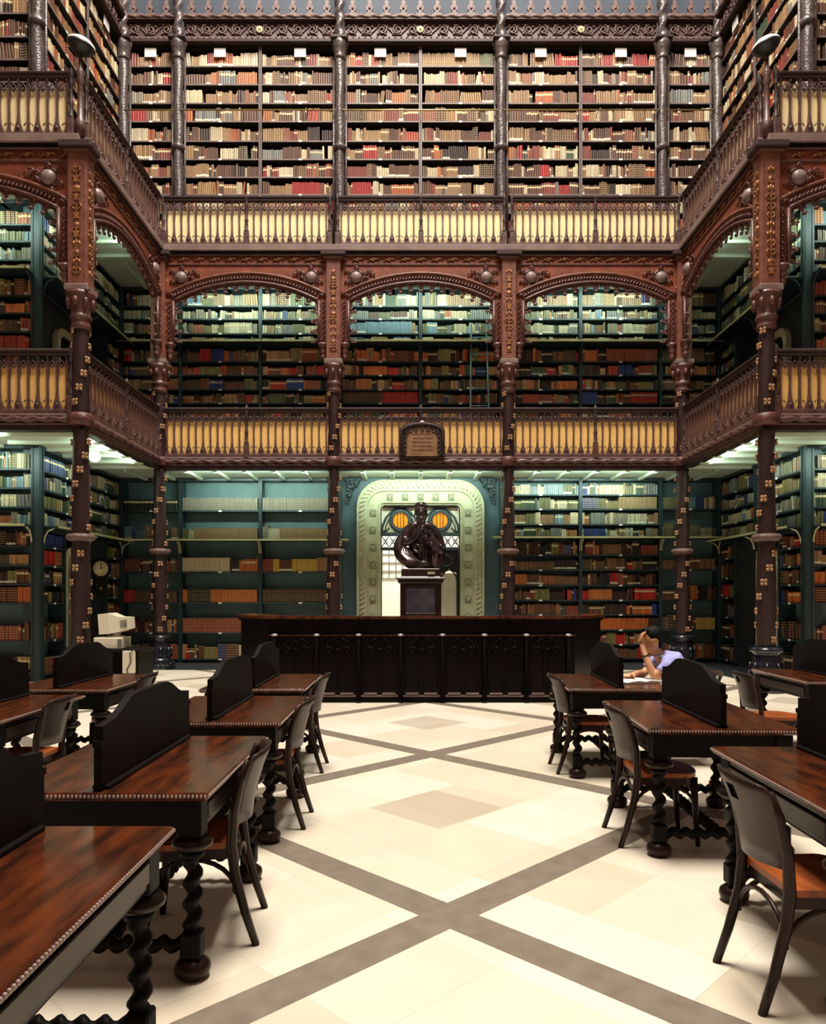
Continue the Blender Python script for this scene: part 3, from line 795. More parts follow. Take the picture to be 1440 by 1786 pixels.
for i, (xa, xb) in enumerate(bays):
    sp = {}
    if i == 2: sp = {7: [S(.35, None, 0, 0, 0), S(.38, 'red', .035, .30, 0), S(.27, None, 0, 0, 0)]}
    if i == 3: sp = {6: [S(.32, 'brick red', .03, .26, 0), S(.68, None, 0, 0, 0)], 7: [S(.12, None, 0, 0, 0), S(.25, 'red', .04, .30, 0), S(.63, None, 0, 0, 0)]}
    if i == 4: sp = {0: [S(.75, 'tan', .045, .32, 1), S(.25, None, 0, 0, 0)]}
    case('brown upper gallery bookcase on the rear wall, ' + bayname[i], 'upper rear %s' % bayshort[i], (xa, YW, 0), 0, xb-xa, UB, 14.5, 9.13, 'upper', specs=sp, card=True)
    sp = {}
    if i == 3: sp = {2: [S(.04, None, 0, 0, 0), S(.86, 'pale blue', .05, .33, 0), S(.1, None, 0, 0, 0)], 7: [S(.52, 'dark brown', .045, .28, 1), S(.48, 'red', .04, .27, 0)]}
    if i == 2: sp = {6: [S(.3, None, 0, 0, 0), S(.22, 'blue', .05, .26, 2), S(.48, None, 0, 0, 0)]}
    if i == 6: sp = {7: [S(.2, 'blue', .04, .27, 0), S(.42, None, 0, 0, 0), S(.38, 'red', .035, .26, 2)], 4: [S(.3, None, 0, 0, 0), S(.7, 'brick red', .07, .3, 1)]}
    case('teal middle gallery bookcase on the rear wall, ' + bayname[i], 'middle rear %s' % bayshort[i], (xa, YW, 0), 0, xb-xa, MB_, 8.84, 4.50, 'mid', ledge=7.51, specs=sp)
    if i in (3, 4): continue
    if i < 3:
        sp = {0: {0: [S(1, 'black', .05, .27, 2)], 1: [S(1, 'pale blue' if 0 else 'grey', .042, .30, 1)], 2: [S(1, 'grey', .04, .30, 1)]}[i], 1: [S(.15, None, 0, 0, 0), S(.85, 'tan', .045, .27, 1)] if i else []}
        if i == 1: sp[2] = [S(.62, 'cream', .05, .33, 1), S(.38, None, 0, 0, 0)]; sp[3] = [S(.05, 'orange', .05, .3, 0), S(.30, 'black', .05, .3, 1), S(.65, 'orange', .055, .3, 1)]; sp[4] = [S(.8, 'brick red', .06, .33, 1), S(.2, 'orange', .05, .33, 1)]; sp[5] = [S(.45, None, 0, 0, 0), S(.12, 'blue', .05, .33, 1), S(.15, 'brown', .05, .33, 1), S(.28, 'cream', .045, .32, 0)]
        if i == 2: sp[2] = [S(.12, 'brick red', .05, .3, 0), S(.1, 'yellow', .05, .3, 0), S(.1, None, 0, 0, 0), S(.38, 'yellow', .05, .3, 1), S(.3, 'tan', .06, .33, 0)]; sp[3] = [S(1, 'dark brown', .05, .3, 1)]
        if i == 0: sp[2] = [S(.25, 'maroon', .06, .3, 1), S(.75, None, 0, 0, 0)]; sp[3] = [S(.17, 'red', .06, .29, 0), S(.83, 'dark brown', .05, .27, 1)]
        case('tall teal ground floor bookcase left of the portal, ' + bayname[i], 'ground rear %s' % bayshort[i], (xa, YW, 0), 0, xb-xa, GL, 4.34, 0, 'ground', ledge=2.90, specs=sp, le=(0, .22) if i == 2 else (0, 0))
    else:
        sp = {}
        if i == 6: sp = {9: [S(.85, 'orange', .045, .27, 5), S(.15, 'dark brown', .04, .27, 5)], 1: [S(.4, None, 0, 0, 0), S(.6, 'tan', .045, .28, 1)]}
        if i == 7: sp = {0: [S(.3, 'olive', .04, .27, 0), S(.25, None, 0, 0, 0), S(.2, 'blue', .04, .3, 0), S(.25, None, 0, 0, 0)], 9: [S(.6, None, 0, 0, 0), S(.4, 'yellow', .05, .28, 1)]}
        bd = GB if i < 7 else [3.63, 2.96, 2.2, 1.49, .79, .12]
        case('tall teal ground floor bookcase right of the portal, ' + bayname[i], 'ground rear %s' % bayshort[i], (xa, YW, 0), 0, xb-xa, bd, 4.34, 0, 'ground', ledge=2.96, specs=sp if i < 7 else {0: sp[0], 4: sp[9]}, le=(.22, 0) if i == 5 else (0, 0))
# side and front-facing cases
for sd, sx in (('left', -1), ('right', 1)):
    a = pi/2 if sx < 0 else -pi/2
    def org(y0, y1): return (sx*XW, y0 if sx < 0 else y1, 0)
    for nm, y0, y1 in (('nearer', YWF+.12, 15.6), ('farther', 15.6, YW)):
        case('brown upper gallery bookcase on the %s side wall, %s of the two' % (sd, nm), 'upper %s side %s case' % (sd, nm), org(y0, y1), a, y1-y0, UB+([14.48, 14.9, 15.3] if 0 else []), 14.5, 9.13, 'upper', card=True)
        case('teal middle gallery bookcase above the doorway on the %s side wall, %s of the two' % (sd, nm), 'middle %s side %s case' % (sd, nm), org(y0, y1), a, y1-y0, MB_[:4], 8.84, 7.44, 'mid', ledge=7.51)
        case('teal ground floor bookcase above the ledge on the %s side wall, %s of the two' % (sd, nm), 'ground %s side %s case' % (sd, nm), org(y0, y1), a, y1-y0, GF[:4], 4.34, 2.83, 'ground', ledge=2.88,
             specs={0: [S(.5, 'blue', .05, .27, 2), S(.5, None, 0, 0, 0)]} if sd == 'left' and nm == 'nearer' else {})
    case('low teal bookcase beside the doorway on the %s side wall, under the ledge' % sd, 'ground %s case under ledge' % sd, org(YWF+.12, 14.6), a, .90, [2.5, 2.15, 1.8, 1.45, .75, .12], 2.83, 0, 'ground',
         specs={0: [S(1, 'blue', .05, .24, 0)], 1: [S(.6, 'red', .05, .28, 0), S(.4, 'brick red', .05, .28, 1)]} if sd == 'left' else {})
    case('narrow dark bookcase in the rear corner of the %s side wall, under the ledge' % sd, 'ground %s corner under ledge' % sd, org(16.55, YW), a, .85, [2.45, 2.0, 1.55, 1.1, .65, .12], 2.83, 0, 'ground')
    case('narrow teal bookcase on the %s side wall in the middle gallery, under the ledge' % sd, 'middle %s corner under ledge' % sd, org(16.55, YW), a, .85, [7.1, 6.78, 6.44, 6.12, 5.78, 5.44, 5.1, 4.72], 7.42, 4.5, 'mid')
    x0 = -9.05 if sx < 0 else 7.15
    pe = 'at the %s picture edge' % sd
    case('brown upper gallery bookcase facing the viewer ' + pe, 'upper %s picture edge' % sd, (x0, YWF, 0), 0, 1.9, UB, 14.5, 9.13, 'upper', card=True)
    case('teal middle gallery bookcase facing the viewer ' + pe, 'middle %s picture edge' % sd, (x0, YWF, 0), 0, 1.9, MB_, 8.84, 4.50, 'mid', ledge=7.51)
    sp = {4: [S(.7, None, 0, 0, 0), S(.3, None, 0, 0, 0)], 7: [S(.85, 'maroon', .05, .28, 1), S(.15, 'orange', .05, .3, 0)]} if sd == 'left' else {7: [S(.4, 'maroon', .05, .28, 1), S(.6, 'cream', .05, .26, 3)]}
    case('tall teal ground floor bookcase facing the viewer ' + pe, 'ground %s picture edge' % sd, (x0, YWF, 0), 0, 1.9, GF, 4.34, 0, 'ground', ledge=2.88, specs=sp)

# which volumes show largest
def world(bk, dz=.5):
    ca, sa = cos(bk['a']), sin(bk['a']); o = bk['o']
    return (o[0]+bk['x']*ca-bk['y']*sa, o[1]+bk['x']*sa+bk['y']*ca, bk['z']+bk['h']*dz)
def vis(bk):
    X, Y, Z = world(bk); px = 720+(X-CAMX)/Y*FPX; py = 1040-(Z-CAMZ)/Y*FPX
    if not (4 < px < 1436 and 4 < py < 1786): return 0
    if 410 < px < 1045 and py > 1070: return 0
    if py > 1125: return 0
    if abs(px-130) < 22 or abs(px-1340) < 22 or abs(px-268) < 14 or abs(px-1197) < 14 or abs(px-582) < 14 or abs(px-888) < 14: return 0
    if py > 1095 and (px < 60 or px > 1360): return 0
    dx = X-CAMX; lim = (XG if dx > 0 else -XG)-CAMX
    t = YR/Y
    tx = lim/dx if abs(dx) > abs(lim) else 9
    if abs(dx) > abs(lim): t = max(tx, YF/Y) if tx*Y < YR else YR/Y
    if abs(dx)*YF/Y < abs(lim) and abs(dx) <= abs(lim): t = YR/Y
    zz = CAMZ+(Z-CAMZ)*t
    if 4.2 < zz < 5.7 or 8.2 < zz < 10.25: return 0
    ca = abs(cos(bk['a'])); fore = ca if ca > .5 else abs(X-CAMX)/Y
    return bk['w']*bk['h']*fore/(Y*Y)
for bk in BOOKS: bk['v'] = vis(bk)
order = sorted(range(len(BOOKS)), key=lambda i: -BOOKS[i]['v'])
near = set(order[:300])
POLY = [(-.5, 1, 0), (-.5, 0, 0), (-.28, 0, -.12), (0, 0, -.17), (.28, 0, -.12), (.5, 0, 0), (.5, 1, 0)]
def book_geo(bk, local):
    w, h = bk['w'], bk['h']; dp = min(.22, h*.75)
    pts = [(px*w, q*dp+k*w*.9, 0) for (px, q, k) in POLY]
    vs = []
    ln = bk['lean']
    for z in (0, h):
        for (x, y, _) in pts:
            xx = x+ln*z*.5 if ln else x
            vs.append((xx, y, z))
    if not local:
        ca, sa = cos(bk['a']), sin(bk['a']); o = bk['o']
        vs = [(o[0]+(bk['x']+x)*ca-(bk['y']+y)*sa, o[1]+(bk['x']+x)*sa+(bk['y']+y)*ca, bk['z']+z) for (x, y, z) in vs]
    n = 7
    fs = [(i, i+1, i+1+n, i+n) for i in range(6)]+[(6, 0, n, 6+n), tuple(range(n, 2*n)), tuple(range(n-1, -1, -1))]
    uv = []
    u = bk['st'] % 5 + .5
    for i in range(7): uv += [(u, 0), (u, 0), (u, 1), (u, 1)]
    uv += [(.5, 1.2)]*7+[(.5, 0)]*7
    return vs, fs, uv
def book_mesh(bks, name, local):
    V, F, U, C = [], [], [], []
    for bk in bks:
        vs, fs, uv = book_geo(bk, local); o = len(V); V += vs; F += [tuple(i+o for i in f) for f in fs]; U += uv
        C += [(*bk['c'], 1)]*len(uv)
    me = bpy.data.meshes.new(name); me.from_pydata(V, [], F); me.materials.append(M['book'])
    l = me.uv_layers.new(name='UVMap'); l.data.foreach_set('uv', [c for p in U for c in p])
    ca = me.color_attributes.new('Col', 'FLOAT_COLOR', 'CORNER'); ca.data.foreach_set('color', [c for p in C for c in p])
    return me
FIN = {0: 'plain', 1: 'gilt-banded', 2: 'pale-labelled', 3: 'low-labelled', 5: 'leaning'}
for i in sorted(near):
    bk = BOOKS[i]; X, Y, Z = world(bk, 0)
    o = link('book', book_mesh([bk], 'book', True), None, (X, Y, Z), bk['a'])
    j, n = bk['i'], bk['n']
    pos = ordinal(j)+' from left end' if j < n/2 else ordinal(n-1-j)+' from right end'
    tag(o, '%s %s book, %s, %s, %s' % (FIN[bk['st']], bk['cn'], pos, bk['shelf'], bk['case']), 'book', 'books standing on the %s' % bk['case'])
rest = [BOOKS[i] for i in range(len(BOOKS)) if i not in near]
o = link('books', book_mesh(rest, 'books', False)); tag(o, 'thousands of old leather and cloth books filling the remaining shelves on every floor', 'books'); o['kind'] = 'stuff'
print('BOOKS', len(BOOKS))

# ------------------------------------------------------------------ upper wall columns and cornice
def upcol_meshes():
    out = {}
    b = MB(); n = 60
    b.lathe([(.105, 9.13+5.0*i/n) for i in range(n+1)], 'uppercol', n=16, fn=lambda a, z: 1+.07*cos(2*a-5*z)+.07*cos(a*8)*(1 if int(z*3) % 2 else .2))
    for s in (-1, 1): b.tube([(s*.145, .03, 9.13), (s*.145, .03, 14.1)], .028, 'uppercol', 6)
    out['shaft'] = b.mesh('shaft')
    b = MB(); b.lathe([(.11, 14.08), (.14, 14.12), (.12, 14.16), (.15, 14.25), (.18, 14.40), (.20, 14.48), (.12, 14.52)], 'uppercol', n=16, fn=lambda a, z: 1+.06*cos(8*a))
    b.box(-.2, .2, -.2, .1, 14.48, 14.56, 'railtop', .02); out['capital'] = b.mesh('capital')
    b = MB(); b.lathe([(.11, 11.95), (.15, 11.98), (.16, 12.03), (.15, 12.08), (.11, 12.11)], 'uppercol', n=16); out['ring'] = b.mesh('ring')
    b = MB(); b.rope((0, 0, 14.56), (0, 0, 16.6), .10, 'uppercol', pitch=.36, n=12, lobes=2, amp=.3); out['pinnacle'] = b.mesh('pinnacle')
    return out
UC = upcol_meshes()
for x, y, wh in ((-6.93, 17.27, 'in the left rear corner'), (-5.65, 17.27, 'second from the left on the rear wall'), (-1.883, 17.27, 'left of centre on the rear wall'), (1.883, 17.27, 'right of centre on the rear wall'),
              (5.65, 17.27, 'second from the right on the rear wall'), (6.93, 17.27, 'in the right rear corner'), (-7.03, 13.5, 'at the near left corner of the cases'), (7.03, 13.5, 'at the near right corner of the cases')):
    t = thing('carved_column', 'slim grey-brown carved upper gallery column ' + wh, 'column', (x, y, 0))
    for nme in ('shaft', 'capital', 'ring', 'pinnacle'): link(nme, UC[nme], t)
b = MB()
b.prism([(-.11, 0), (.11, 0), (.085, .06), (.03, .09), (.075, .15), (.085, .21), (.05, .26), (.035, .24), (.05, .31), (.0, .42), (-.05, .31), (-.035, .24), (-.05, .26), (-.085, .21), (-.075, .15), (-.03, .09), (-.085, .06)], -.025, .025, 'carve')
b.ball((0, -.02, .18), (.04, .03, .05), 'carve', 8, 5); b.ball((.19, 0, .05), .028, 'carve', 6, 4)
CREST = b.mesh('cresting_finial')
def cornice(label, p, a, Lg):
    t = thing('cornice', label, 'cornice', (p[0], p[1], 0), a)
    b = MB(); b.box(0, Lg, 0, .4, 14.56, 15.02, 'frieze'); b.obj('frieze', t)
    b = MB(); b.box(0, Lg, -.10, .4, 14.52, 14.60, 'railtop', .01); b.box(0, Lg, -.05, 0, 14.60, 14.68, 'carve', .01)
    for i in range(int(Lg/.14)): b.ball((.07+i*.14, -.06, 14.64), .026, 'carve', 6, 4)
    b.box(0, Lg, -.12, .4, 15.02, 15.07, 'railtop', .01); b.rope((0, -.10, 15.10), (Lg, -.10, 15.10), .045, 'carve', pitch=.3, n=8, lobes=2, amp=.3); b.obj('moulding', t)
    b = MB(); n = max(2, round(Lg/.36))
    for i in range(n):
        x = (i+.5)*Lg/n
        if abs(x-Lg/2) < .1 and Lg > 2: continue
        s = 1 if i % 2 else -1
        b.tube([(x+.115*(1-u/22)*cos(s*u*.55+pi/2), -.025, 14.85+.115*(1-u/22)*sin(s*u*.55+pi/2)) for u in range(18)], .02, 'carve', 6)
        for a in (.6, 2.2, 3.9, 5.3): b.ball((x+.14*cos(a), -.025, 14.85+.13*sin(a)), (.035, .02, .028), 'carve', 6, 4)
    b.tube([(.03+(Lg-.06)*u/90, -.015, 14.85+.11*sin(2*pi*(.03+(Lg-.06)*u/90)*n/Lg/2)) for u in range(91)], .016, 'carve', 5)
    b.obj('scrollwork', t)
    if Lg > 2:
        b = MB()
        for k in range(8): b.ball((Lg/2+.055*cos(k*pi/4), -.03, 14.85+.055*sin(k*pi/4)), (.035, .025, .035), 'ledge', 6, 4)
        b.ball((Lg/2, -.045, 14.85), .03, 'stone', 8, 6); b.obj('rosette', t)
    n = max(2, round(Lg/.385))
    for i in range(n): link('cresting_finial', CREST, t, ((i+.5)*Lg/n, -.04, 15.15))
cornice('carved cornice with cresting on the rear wall, narrow piece at left corner', (-6.9, 17.36), 0, 1.15)
for i in range(3): cornice('carved cornice with cresting on the rear wall, %s long piece' % ['left', 'centre', 'right'][i], (-5.55+i*3.767, 17.36), 0, 3.56)
cornice('carved cornice with cresting on the rear wall, narrow piece at right corner', (5.75, 17.36), 0, 1.15)
cornice('carved cornice over the upper cases of the left side wall', (-6.99, YWF), pi/2, 3.8)
cornice('carved cornice over the upper cases of the right side wall', (6.99, YW), -pi/2, 3.8)

b = MB(); b.tube([(-6.9, 17.2, 12.88), (6.9, 17.2, 12.88)], .018, 'brass', 8)
for x in [-6.9+i*1.38 for i in range(11)]: b.tube([(x, 17.2, 12.88), (x, 17.41, 12.88)], .01, 'brass', 6)
tag(b.obj('ladder_rail'), 'thin brass ladder rail crossing the upper rear bookcases', 'rail')
# ------------------------------------------------------------------ portal, screen, statue
t = thing('stone_portal', 'pale carved stone door surround with rounded top behind the statue', 'portal', (0, 17.45, 0))
def rpath(hw, top, r, n=10):
    P = [(-hw, 0.0), (-hw, top*.33), (-hw, top*.66), (-hw, top-r)]
    P += [(-hw+r-r*cos(pi/2*i/n), top-r+r*sin(pi/2*i/n)) for i in range(1, n+1)]
    P += [(0.0, top)] + [(-x, z) for x, z in P[::-1]]
    return P
def band(b, A, B, yf, yb, m):
    n = len(A)
    for i in range(n-1):
        a0, a1, b0, b1 = A[i], A[i+1], B[i], B[i+1]
        b.add([(a0[0], yf, a0[1]), (a1[0], yf, a1[1]), (b1[0], yf, b1[1]), (b0[0], yf, b0[1]), (a0[0], yb, a0[1]), (a1[0], yb, a1[1]), (b1[0], yb, b1[1]), (b0[0], yb, b0[1])],
              [(0, 1, 2, 3), (0, 4, 5, 1), (3, 2, 6, 7)], m)
b = MB(); band(b, rpath(1.27, 4.05, .42), rpath(.955, 3.74, .12), -.07, 0, 'stone'); band(b, rpath(.968, 3.748, .12), rpath(.94, 3.72, .12), -.06, .3, 'stone'); b.obj('inner_band', t)
b = MB(); band(b, rpath(1.46, 4.27, .62), rpath(1.27, 4.05, .42), -.13, .02, 'stone'); b.obj('outer_band', t)
b = MB()
for (hw, tp, r, rr) in ((1.47, 4.28, .63, .03), (1.27, 4.05, .42, .024), (.99, 3.77, .14, .02)):
    b.tube([(x, -.13 if hw > 1.4 else -.09, z) for x, z in rpath(hw, tp, r)], rr, 'stone', 8)
b.obj('bead_moulding', t)
b = MB()   # leafy rope on the outer band
P = rpath(1.365, 4.16, .52, 8)
pts = []
for i in range(len(P)-1):
    L_ = sqrt((P[i+1][0]-P[i][0])**2+(P[i+1][1]-P[i][1])**2); k = max(1, int(L_/.11))
    for j in range(k): pts.append((P[i][0]+(P[i+1][0]-P[i][0])*j/k, P[i][1]+(P[i+1][1]-P[i][1])*j/k, P[i+1][0]-P[i][0], P[i+1][1]-P[i][1]))
for (x, z, dx, dz) in pts:
    L_ = sqrt(dx*dx+dz*dz); dx /= L_; dz /= L_
    b.tube([(x-dz*.06, -.135, z+dx*.06), (x+dx*.05, -.155, z+dz*.05), (x+dz*.06+dx*.09, -.135, z-dx*.06+dz*.09)], .02, 'stone', 5)
b.obj('rope_carving', t)
b = MB()   # square with four petals, darker ground painting the shade of a recess
b.box(-.075, .075, -.012, 0, -.085, .085, 'stoneshade')
for s in (-1, 1):
    b.tube([(-.055*s, -.02, -.06), (0, -.035, 0), (.055*s, -.02, .06)], .014, 'stone', 5)
b.ball((0, -.03, 0), .024, 'stone', 7, 5)
for q in ((0, .055), (0, -.055), (.05, 0), (-.05, 0)): b.ball((q[0], -.02, q[1]), (.014, .012, .014), 'stone', 5, 4)
RO = b.mesh('carved_square')
for k in range(9):
    for s in (-1, 1): link('carved_square', RO, t, (s*1.12, -.072, .28+k*.405))
for k in range(-2, 3): link('carved_square', RO, t, (k*.36, -.072, 3.90))
for s in (-1, 1):
    t2 = thing('ceiling_bracket', 'dark leafy carved bracket under the gallery ceiling, %s of the portal' % ('left' if s < 0 else 'right'), 'bracket', (s*1.74, 17.3, 4.32))
    b = MB(); r = random.Random(5)
    for i in range(26):
        u = r.random(); b.ball((-s*(.02+.30*(1-u)*r.random()), -.05+r.uniform(-.06, .08), -.04-.56*u*(.4+.6*r.random())), (r.uniform(.03, .06), .05, r.uniform(.03, .06)), 'screen', 7, 5)
    b.obj('leaves', t2)
    b = MB(); b.prism([(0, 0), (-s*.34, 0), (-s*.30, -.10), (-s*.14, -.2), (-s*.09, -.42), (-s*.04, -.58), (0, -.6)], -.04, .12, 'screen'); b.obj('bracket_arm', t2)

t = thing('door_screen', 'dark teal gothic door screen with two amber glass roundels inside the portal', 'door screen', (0, 17.62, 0))
b = MB()
for (x0, x1, z0, z1) in ((-.955, .955, 3.68, 3.74), (-.955, -.915, 0, 3.7), (.915, .955, 0, 3.7), (-.955, .955, 3.0, 3.09), (-.955, .955, 2.66, 2.74), (-.03, .03, 0, 2.7), (-.03, .03, 3.05, 3.7)):
    b.box(x0, x1, -.04, .04, z0, z1, 'screen', .008)
b.obj('frame', t)
for s in (-1, 1):
    b = MB(); cx = s*.47
    for ss in (-1, 1):
        b.tube([(cx+ss*.45, -.02, 3.08), (cx+ss*.43, -.02, 3.25), (cx+ss*.34, -.02, 3.45), (cx+ss*.18, -.02, 3.62), (cx, -.02, 3.70)], .028, 'screen', 8)
        b.tube([(cx+ss*.37, -.02, 3.08), (cx+ss*.35, -.02, 3.25), (cx+ss*.27, -.02, 3.42), (cx+ss*.13, -.02, 3.57), (cx, -.02, 3.65)], .014, 'screen', 6)
        b.tube([(cx+ss*.44, 0, 3.10), (cx+ss*.33, 0, 3.13), (cx+ss*.27, 0, 3.2)], .025, 'screen', 6)
    b.torus((cx, -.03, 3.37), .235, .042, 'screen', 'y', 28); b.torus((cx, -.05, 3.37), .195, .018, 'screen', 'y', 28)
    b.obj('tracery', t)
    b = MB(); b.prism([(cx+.19*cos(2*pi*i/28), 3.37+.19*sin(2*pi*i/28)) for i in range(28)], -.005, .012, 'orange')
    b.obj('amber_roundel', t)['label'] = 'amber stained glass roundel'
    b = MB()
    for k in (-1, 0, 1): b.box(cx+k*.075-.008, cx+k*.075+.008, -.02, -.005, 3.20, 3.54, 'darkiron')
    b.obj('roundel_bars', t)
    b = MB(); b.box(cx-.43, cx+.43, .0, .012, 3.09, 3.69, 'milk'); b.obj('glass_pane', t)
    b = MB()   # lattice band
    for k in range(5):
        x = cx-.36+k*.18
        b.tube([(x-.08, -.02, 2.75), (x+.08, -.02, 2.99)], .014, 'screen', 5); b.tube([(x+.08, -.02, 2.75), (x-.08, -.02, 2.99)], .014, 'screen', 5)
        b.torus((x, -.02, 2.87), .05, .01, 'screen', 'y', 10, 5)
    b.obj('lattice', t)
# right leaf, closed
d = MB()
d.box(.03, .08, -.03, .03, 0, 2.66, 'darkiron'); d.box(.86, .915, -.03, .03, 0, 2.66, 'darkiron'); d.box(.03, .915, -.03, .03, .1, .9, 'darkiron'); d.box(.44, .49, -.03, .03, .9, 2.1, 'darkiron')
for cx in (.26, .68):
    for ss in (-1, 1): d.tube([(cx+ss*.2, -.02, 1.9), (cx+ss*.17, -.02, 2.05), (cx+ss*.09, -.02, 2.16), (cx, -.02, 2.2)], .02, 'darkiron', 6)
d.prism([(.08, 2.12), (.26, 2.22), (.47, 2.02), (.68, 2.22), (.86, 2.12), (.86, 2.66), (.08, 2.66)], .012, .03, 'darkiron')
d.torus((.62, -.02, 2.42), .13, .022, 'screen', 'y', 22); d.torus((.28, -.02, 2.42), .13, .022, 'screen', 'y', 22)
lf = d.obj('door_leaf', t)
b = MB(); b.box(.08, .44, .0, .01, .9, 2.12, 'milk'); b.box(.49, .86, .0, .01, .9, 2.12, 'milk'); b.obj('leaf_glass', lf)
b = MB()   # distant window grille seen in the room behind
for i in range(8): b.box(-1.8+i*.2, -1.77+i*.2, -.02, 0, 2.1, 3.0, 'beigedark')
for z in (2.08, 2.3, 2.55, 2.8, 3.0): b.box(-1.8, -.2, -.03, 0, z, z+.03, 'beigedark')
tag(b.obj('window_grille', None, (-.1, 21.98, 0)), 'barred window grille on the bright wall seen through the left half of the portal', 'grille')

t = thing('pedestal', 'square dark wooden pedestal with purple-grey tablet, carrying the bronze bust', 'pedestal', (-.04, 13.3, 0))
b = MB(); b.box(-.36, .36, -.36, .36, 0, 1.92, 'pedestal', .02); b.obj('body', t)
b = MB()
for z0, z1, w in ((1.80, 1.86, .40), (1.86, 1.90, .43), (1.90, 2.06, .34), (1.14, 1.20, .40), (0, .2, .45)): b.box(-w, w, -w, w, z0, z1, 'pedestal', .015)
b.obj('moulding', t)
b = MB(); b.box(-.25, .25, -.385, -.36, 1.28, 1.70, 'pedface', .01); b.obj('tablet', t)
b = MB()
for (x0, x1, z0, z1) in ((-.29, .29, 1.70, 1.74), (-.29, .29, 1.24, 1.28), (-.29, -.25, 1.24, 1.74), (.25, .29, 1.24, 1.74)): b.box(x0, x1, -.385, -.355, z0, z1, 'pedestal', .01)
b.obj('tablet_frame', t)
b = MB(); b.box(.12, .25, -.355, -.34, 1.955, 2.0, 'stone'); b.obj('name_plate', t)

def remesh(o, vox, it=4):
    m = o.modifiers.new('remesh', 'REMESH'); m.mode = 'VOXEL'; m.voxel_size = vox; m.use_smooth_shade = True
    s = o.modifiers.new('smooth', 'SMOOTH'); s.iterations = it; s.factor = .5
bst = thing('bronze_bust', 'dark bronze half-figure of a bearded man in a cloak on the pedestal', 'statue', (-.03, 13.3, 2.05))
b = MB(); z = 'bronze'
def smooth(path, radii, k=5):
    P = [Vector(p) for p in path]; out, rr = [], []
    for i in range(len(P)-1):
        p0, p1, p2, p3 = P[max(i-1, 0)], P[i], P[i+1], P[min(i+2, len(P)-1)]
        for j in range(k):
            t_ = j/k
            out.append(.5*((2*p1)+(p2-p0)*t_+(2*p0-5*p1+4*p2-p3)*t_**2+(3*p1-p0-3*p2+p3)*t_**3)); rr.append(radii[i]+(radii[i+1]-radii[i])*t_)
    out.append(P[-1]); rr.append(radii[-1]); return out, rr
def limb(path, radii, n=16):
    p, r_ = smooth(path, radii); b.tube(p, .1, z, n, radii=r_)
b.ball((0, .02, .50), (.235, .17, .33), z, 24, 16); b.ball((.03, .02, .20), (.21, .17, .26), z, 24, 16); b.lathe([(.20, 0), (.22, .06), (.20, .14)], z, c=(.03, 0), n=24)
limb([(-.06, .02, .80), (-.16, .02, .755), (-.25, .01, .66), (-.29, -.02, .53)], [.09, .10, .105, .09])
limb([(-.29, -.02, .55), (-.26, -.13, .48), (-.14, -.215, .53), (-.03, -.235, .64)], [.088, .072, .055, .042])
limb([(.06, .02, .80), (.16, .02, .75), (.25, .01, .65), (.33, -.01, .50), (.35, -.05, .36)], [.09, .10, .105, .09, .085])
limb([(.35, -.04, .40), (.33, -.14, .34), (.24, -.20, .38), (.15, -.24, .46)], [.085, .07, .055, .042])
# hands
for (hx, hz, sg) in ((-.005, .67, 1), (.12, .49, -1)):
    b.ball((hx, -.25, hz), (.045, .03, .05), z, 12, 8)
    for k in range(4): b.tube([(hx+sg*.015*(k-1.5)+sg*.01, -.265, hz+.03), (hx+sg*.018*(k-1.5)+sg*.03, -.28, hz+.075-.008*abs(k-1)), (hx+sg*.018*(k-1.5)+sg*.05, -.265, hz+.105-.01*abs(k-1))], .011, z, 8)
    b.tube([(hx-sg*.035, -.255, hz), (hx-sg*.05, -.27, hz+.04), (hx-sg*.035, -.27, hz+.07)], .012, z, 8)
# neck, head, face
b.lathe([(.075, .78), (.07, .95)], z, n=18)
b.ball((0, 0, 1.06), (.098, .118, .135), z, 26, 18); b.ball((0, -.045, .985), (.072, .07, .085), z, 20, 14)
b.tube([(0, -.112, 1.075), (0, -.145, 1.02), (0, -.138, 1.005)], .016, z, 8, radii=[.011, .019, .016])
for q in (-1, 1):
    b.tube([(q*.07, -.088, 1.09), (q*.04, -.118, 1.098), (q*.012, -.118, 1.083)], .013, z, 8)
    b.ball((q*.037, -.103, 1.062), (.015, .012, .010), z, 10, 8)
    b.ball((q*.052, -.088, 1.015), (.025, .022, .022), z, 10, 8)
    b.tube([(0, -.138, .985), (q*.03, -.128, .975), (q*.06, -.10, .955)], .014, z, 8, radii=[.014, .015, .008])
    b.torus((q*.10, .0, 1.04), .02, .010, z, 'x', 12, 6)
    for k in range(5): b.ball((q*(.085+.004*k), .02+.012*(k % 2), 1.10-.028*k), (.028, .04, .022), z, 8, 6)
for i in range(13):
    u = i/12; q = -1+2*u; b.tube([(q*.075, -.075-.04*(1-q*q), .955), (q*.07, -.10-.04*(1-q*q), .90), (q*.035, -.10-.035*(1-q*q), .83-.03*(1-q*q))], .016, z, 7, radii=[.018, .020, .010])
b.ball((0, -.085, .885), (.074, .065, .10), z, 18, 12); b.ball((0, -.115, .80), (.045, .04, .06), z, 14, 10)
for ring, (rz_, rr_) in enumerate(((1.13, 1.0), (1.165, .86), (1.19, .6))):
    for i in range(16):
        a = 2*pi*(i+.5*ring)/16
        if ring == 0 and sin(a) < -.75: continue
        b.ball((.095*rr_*cos(a), .005+.112*rr_*sin(a), rz_), (.026, .026, .024), z, 7, 5)
for i in range(15):     # laurel wreath
    a = -pi/2+2*pi*i/15; b.tube([(.103*cos(a), .118*sin(a), 1.135), (.122*cos(a+.16), .136*sin(a+.16), 1.165)], .014, z, 6, radii=[.016, .006])
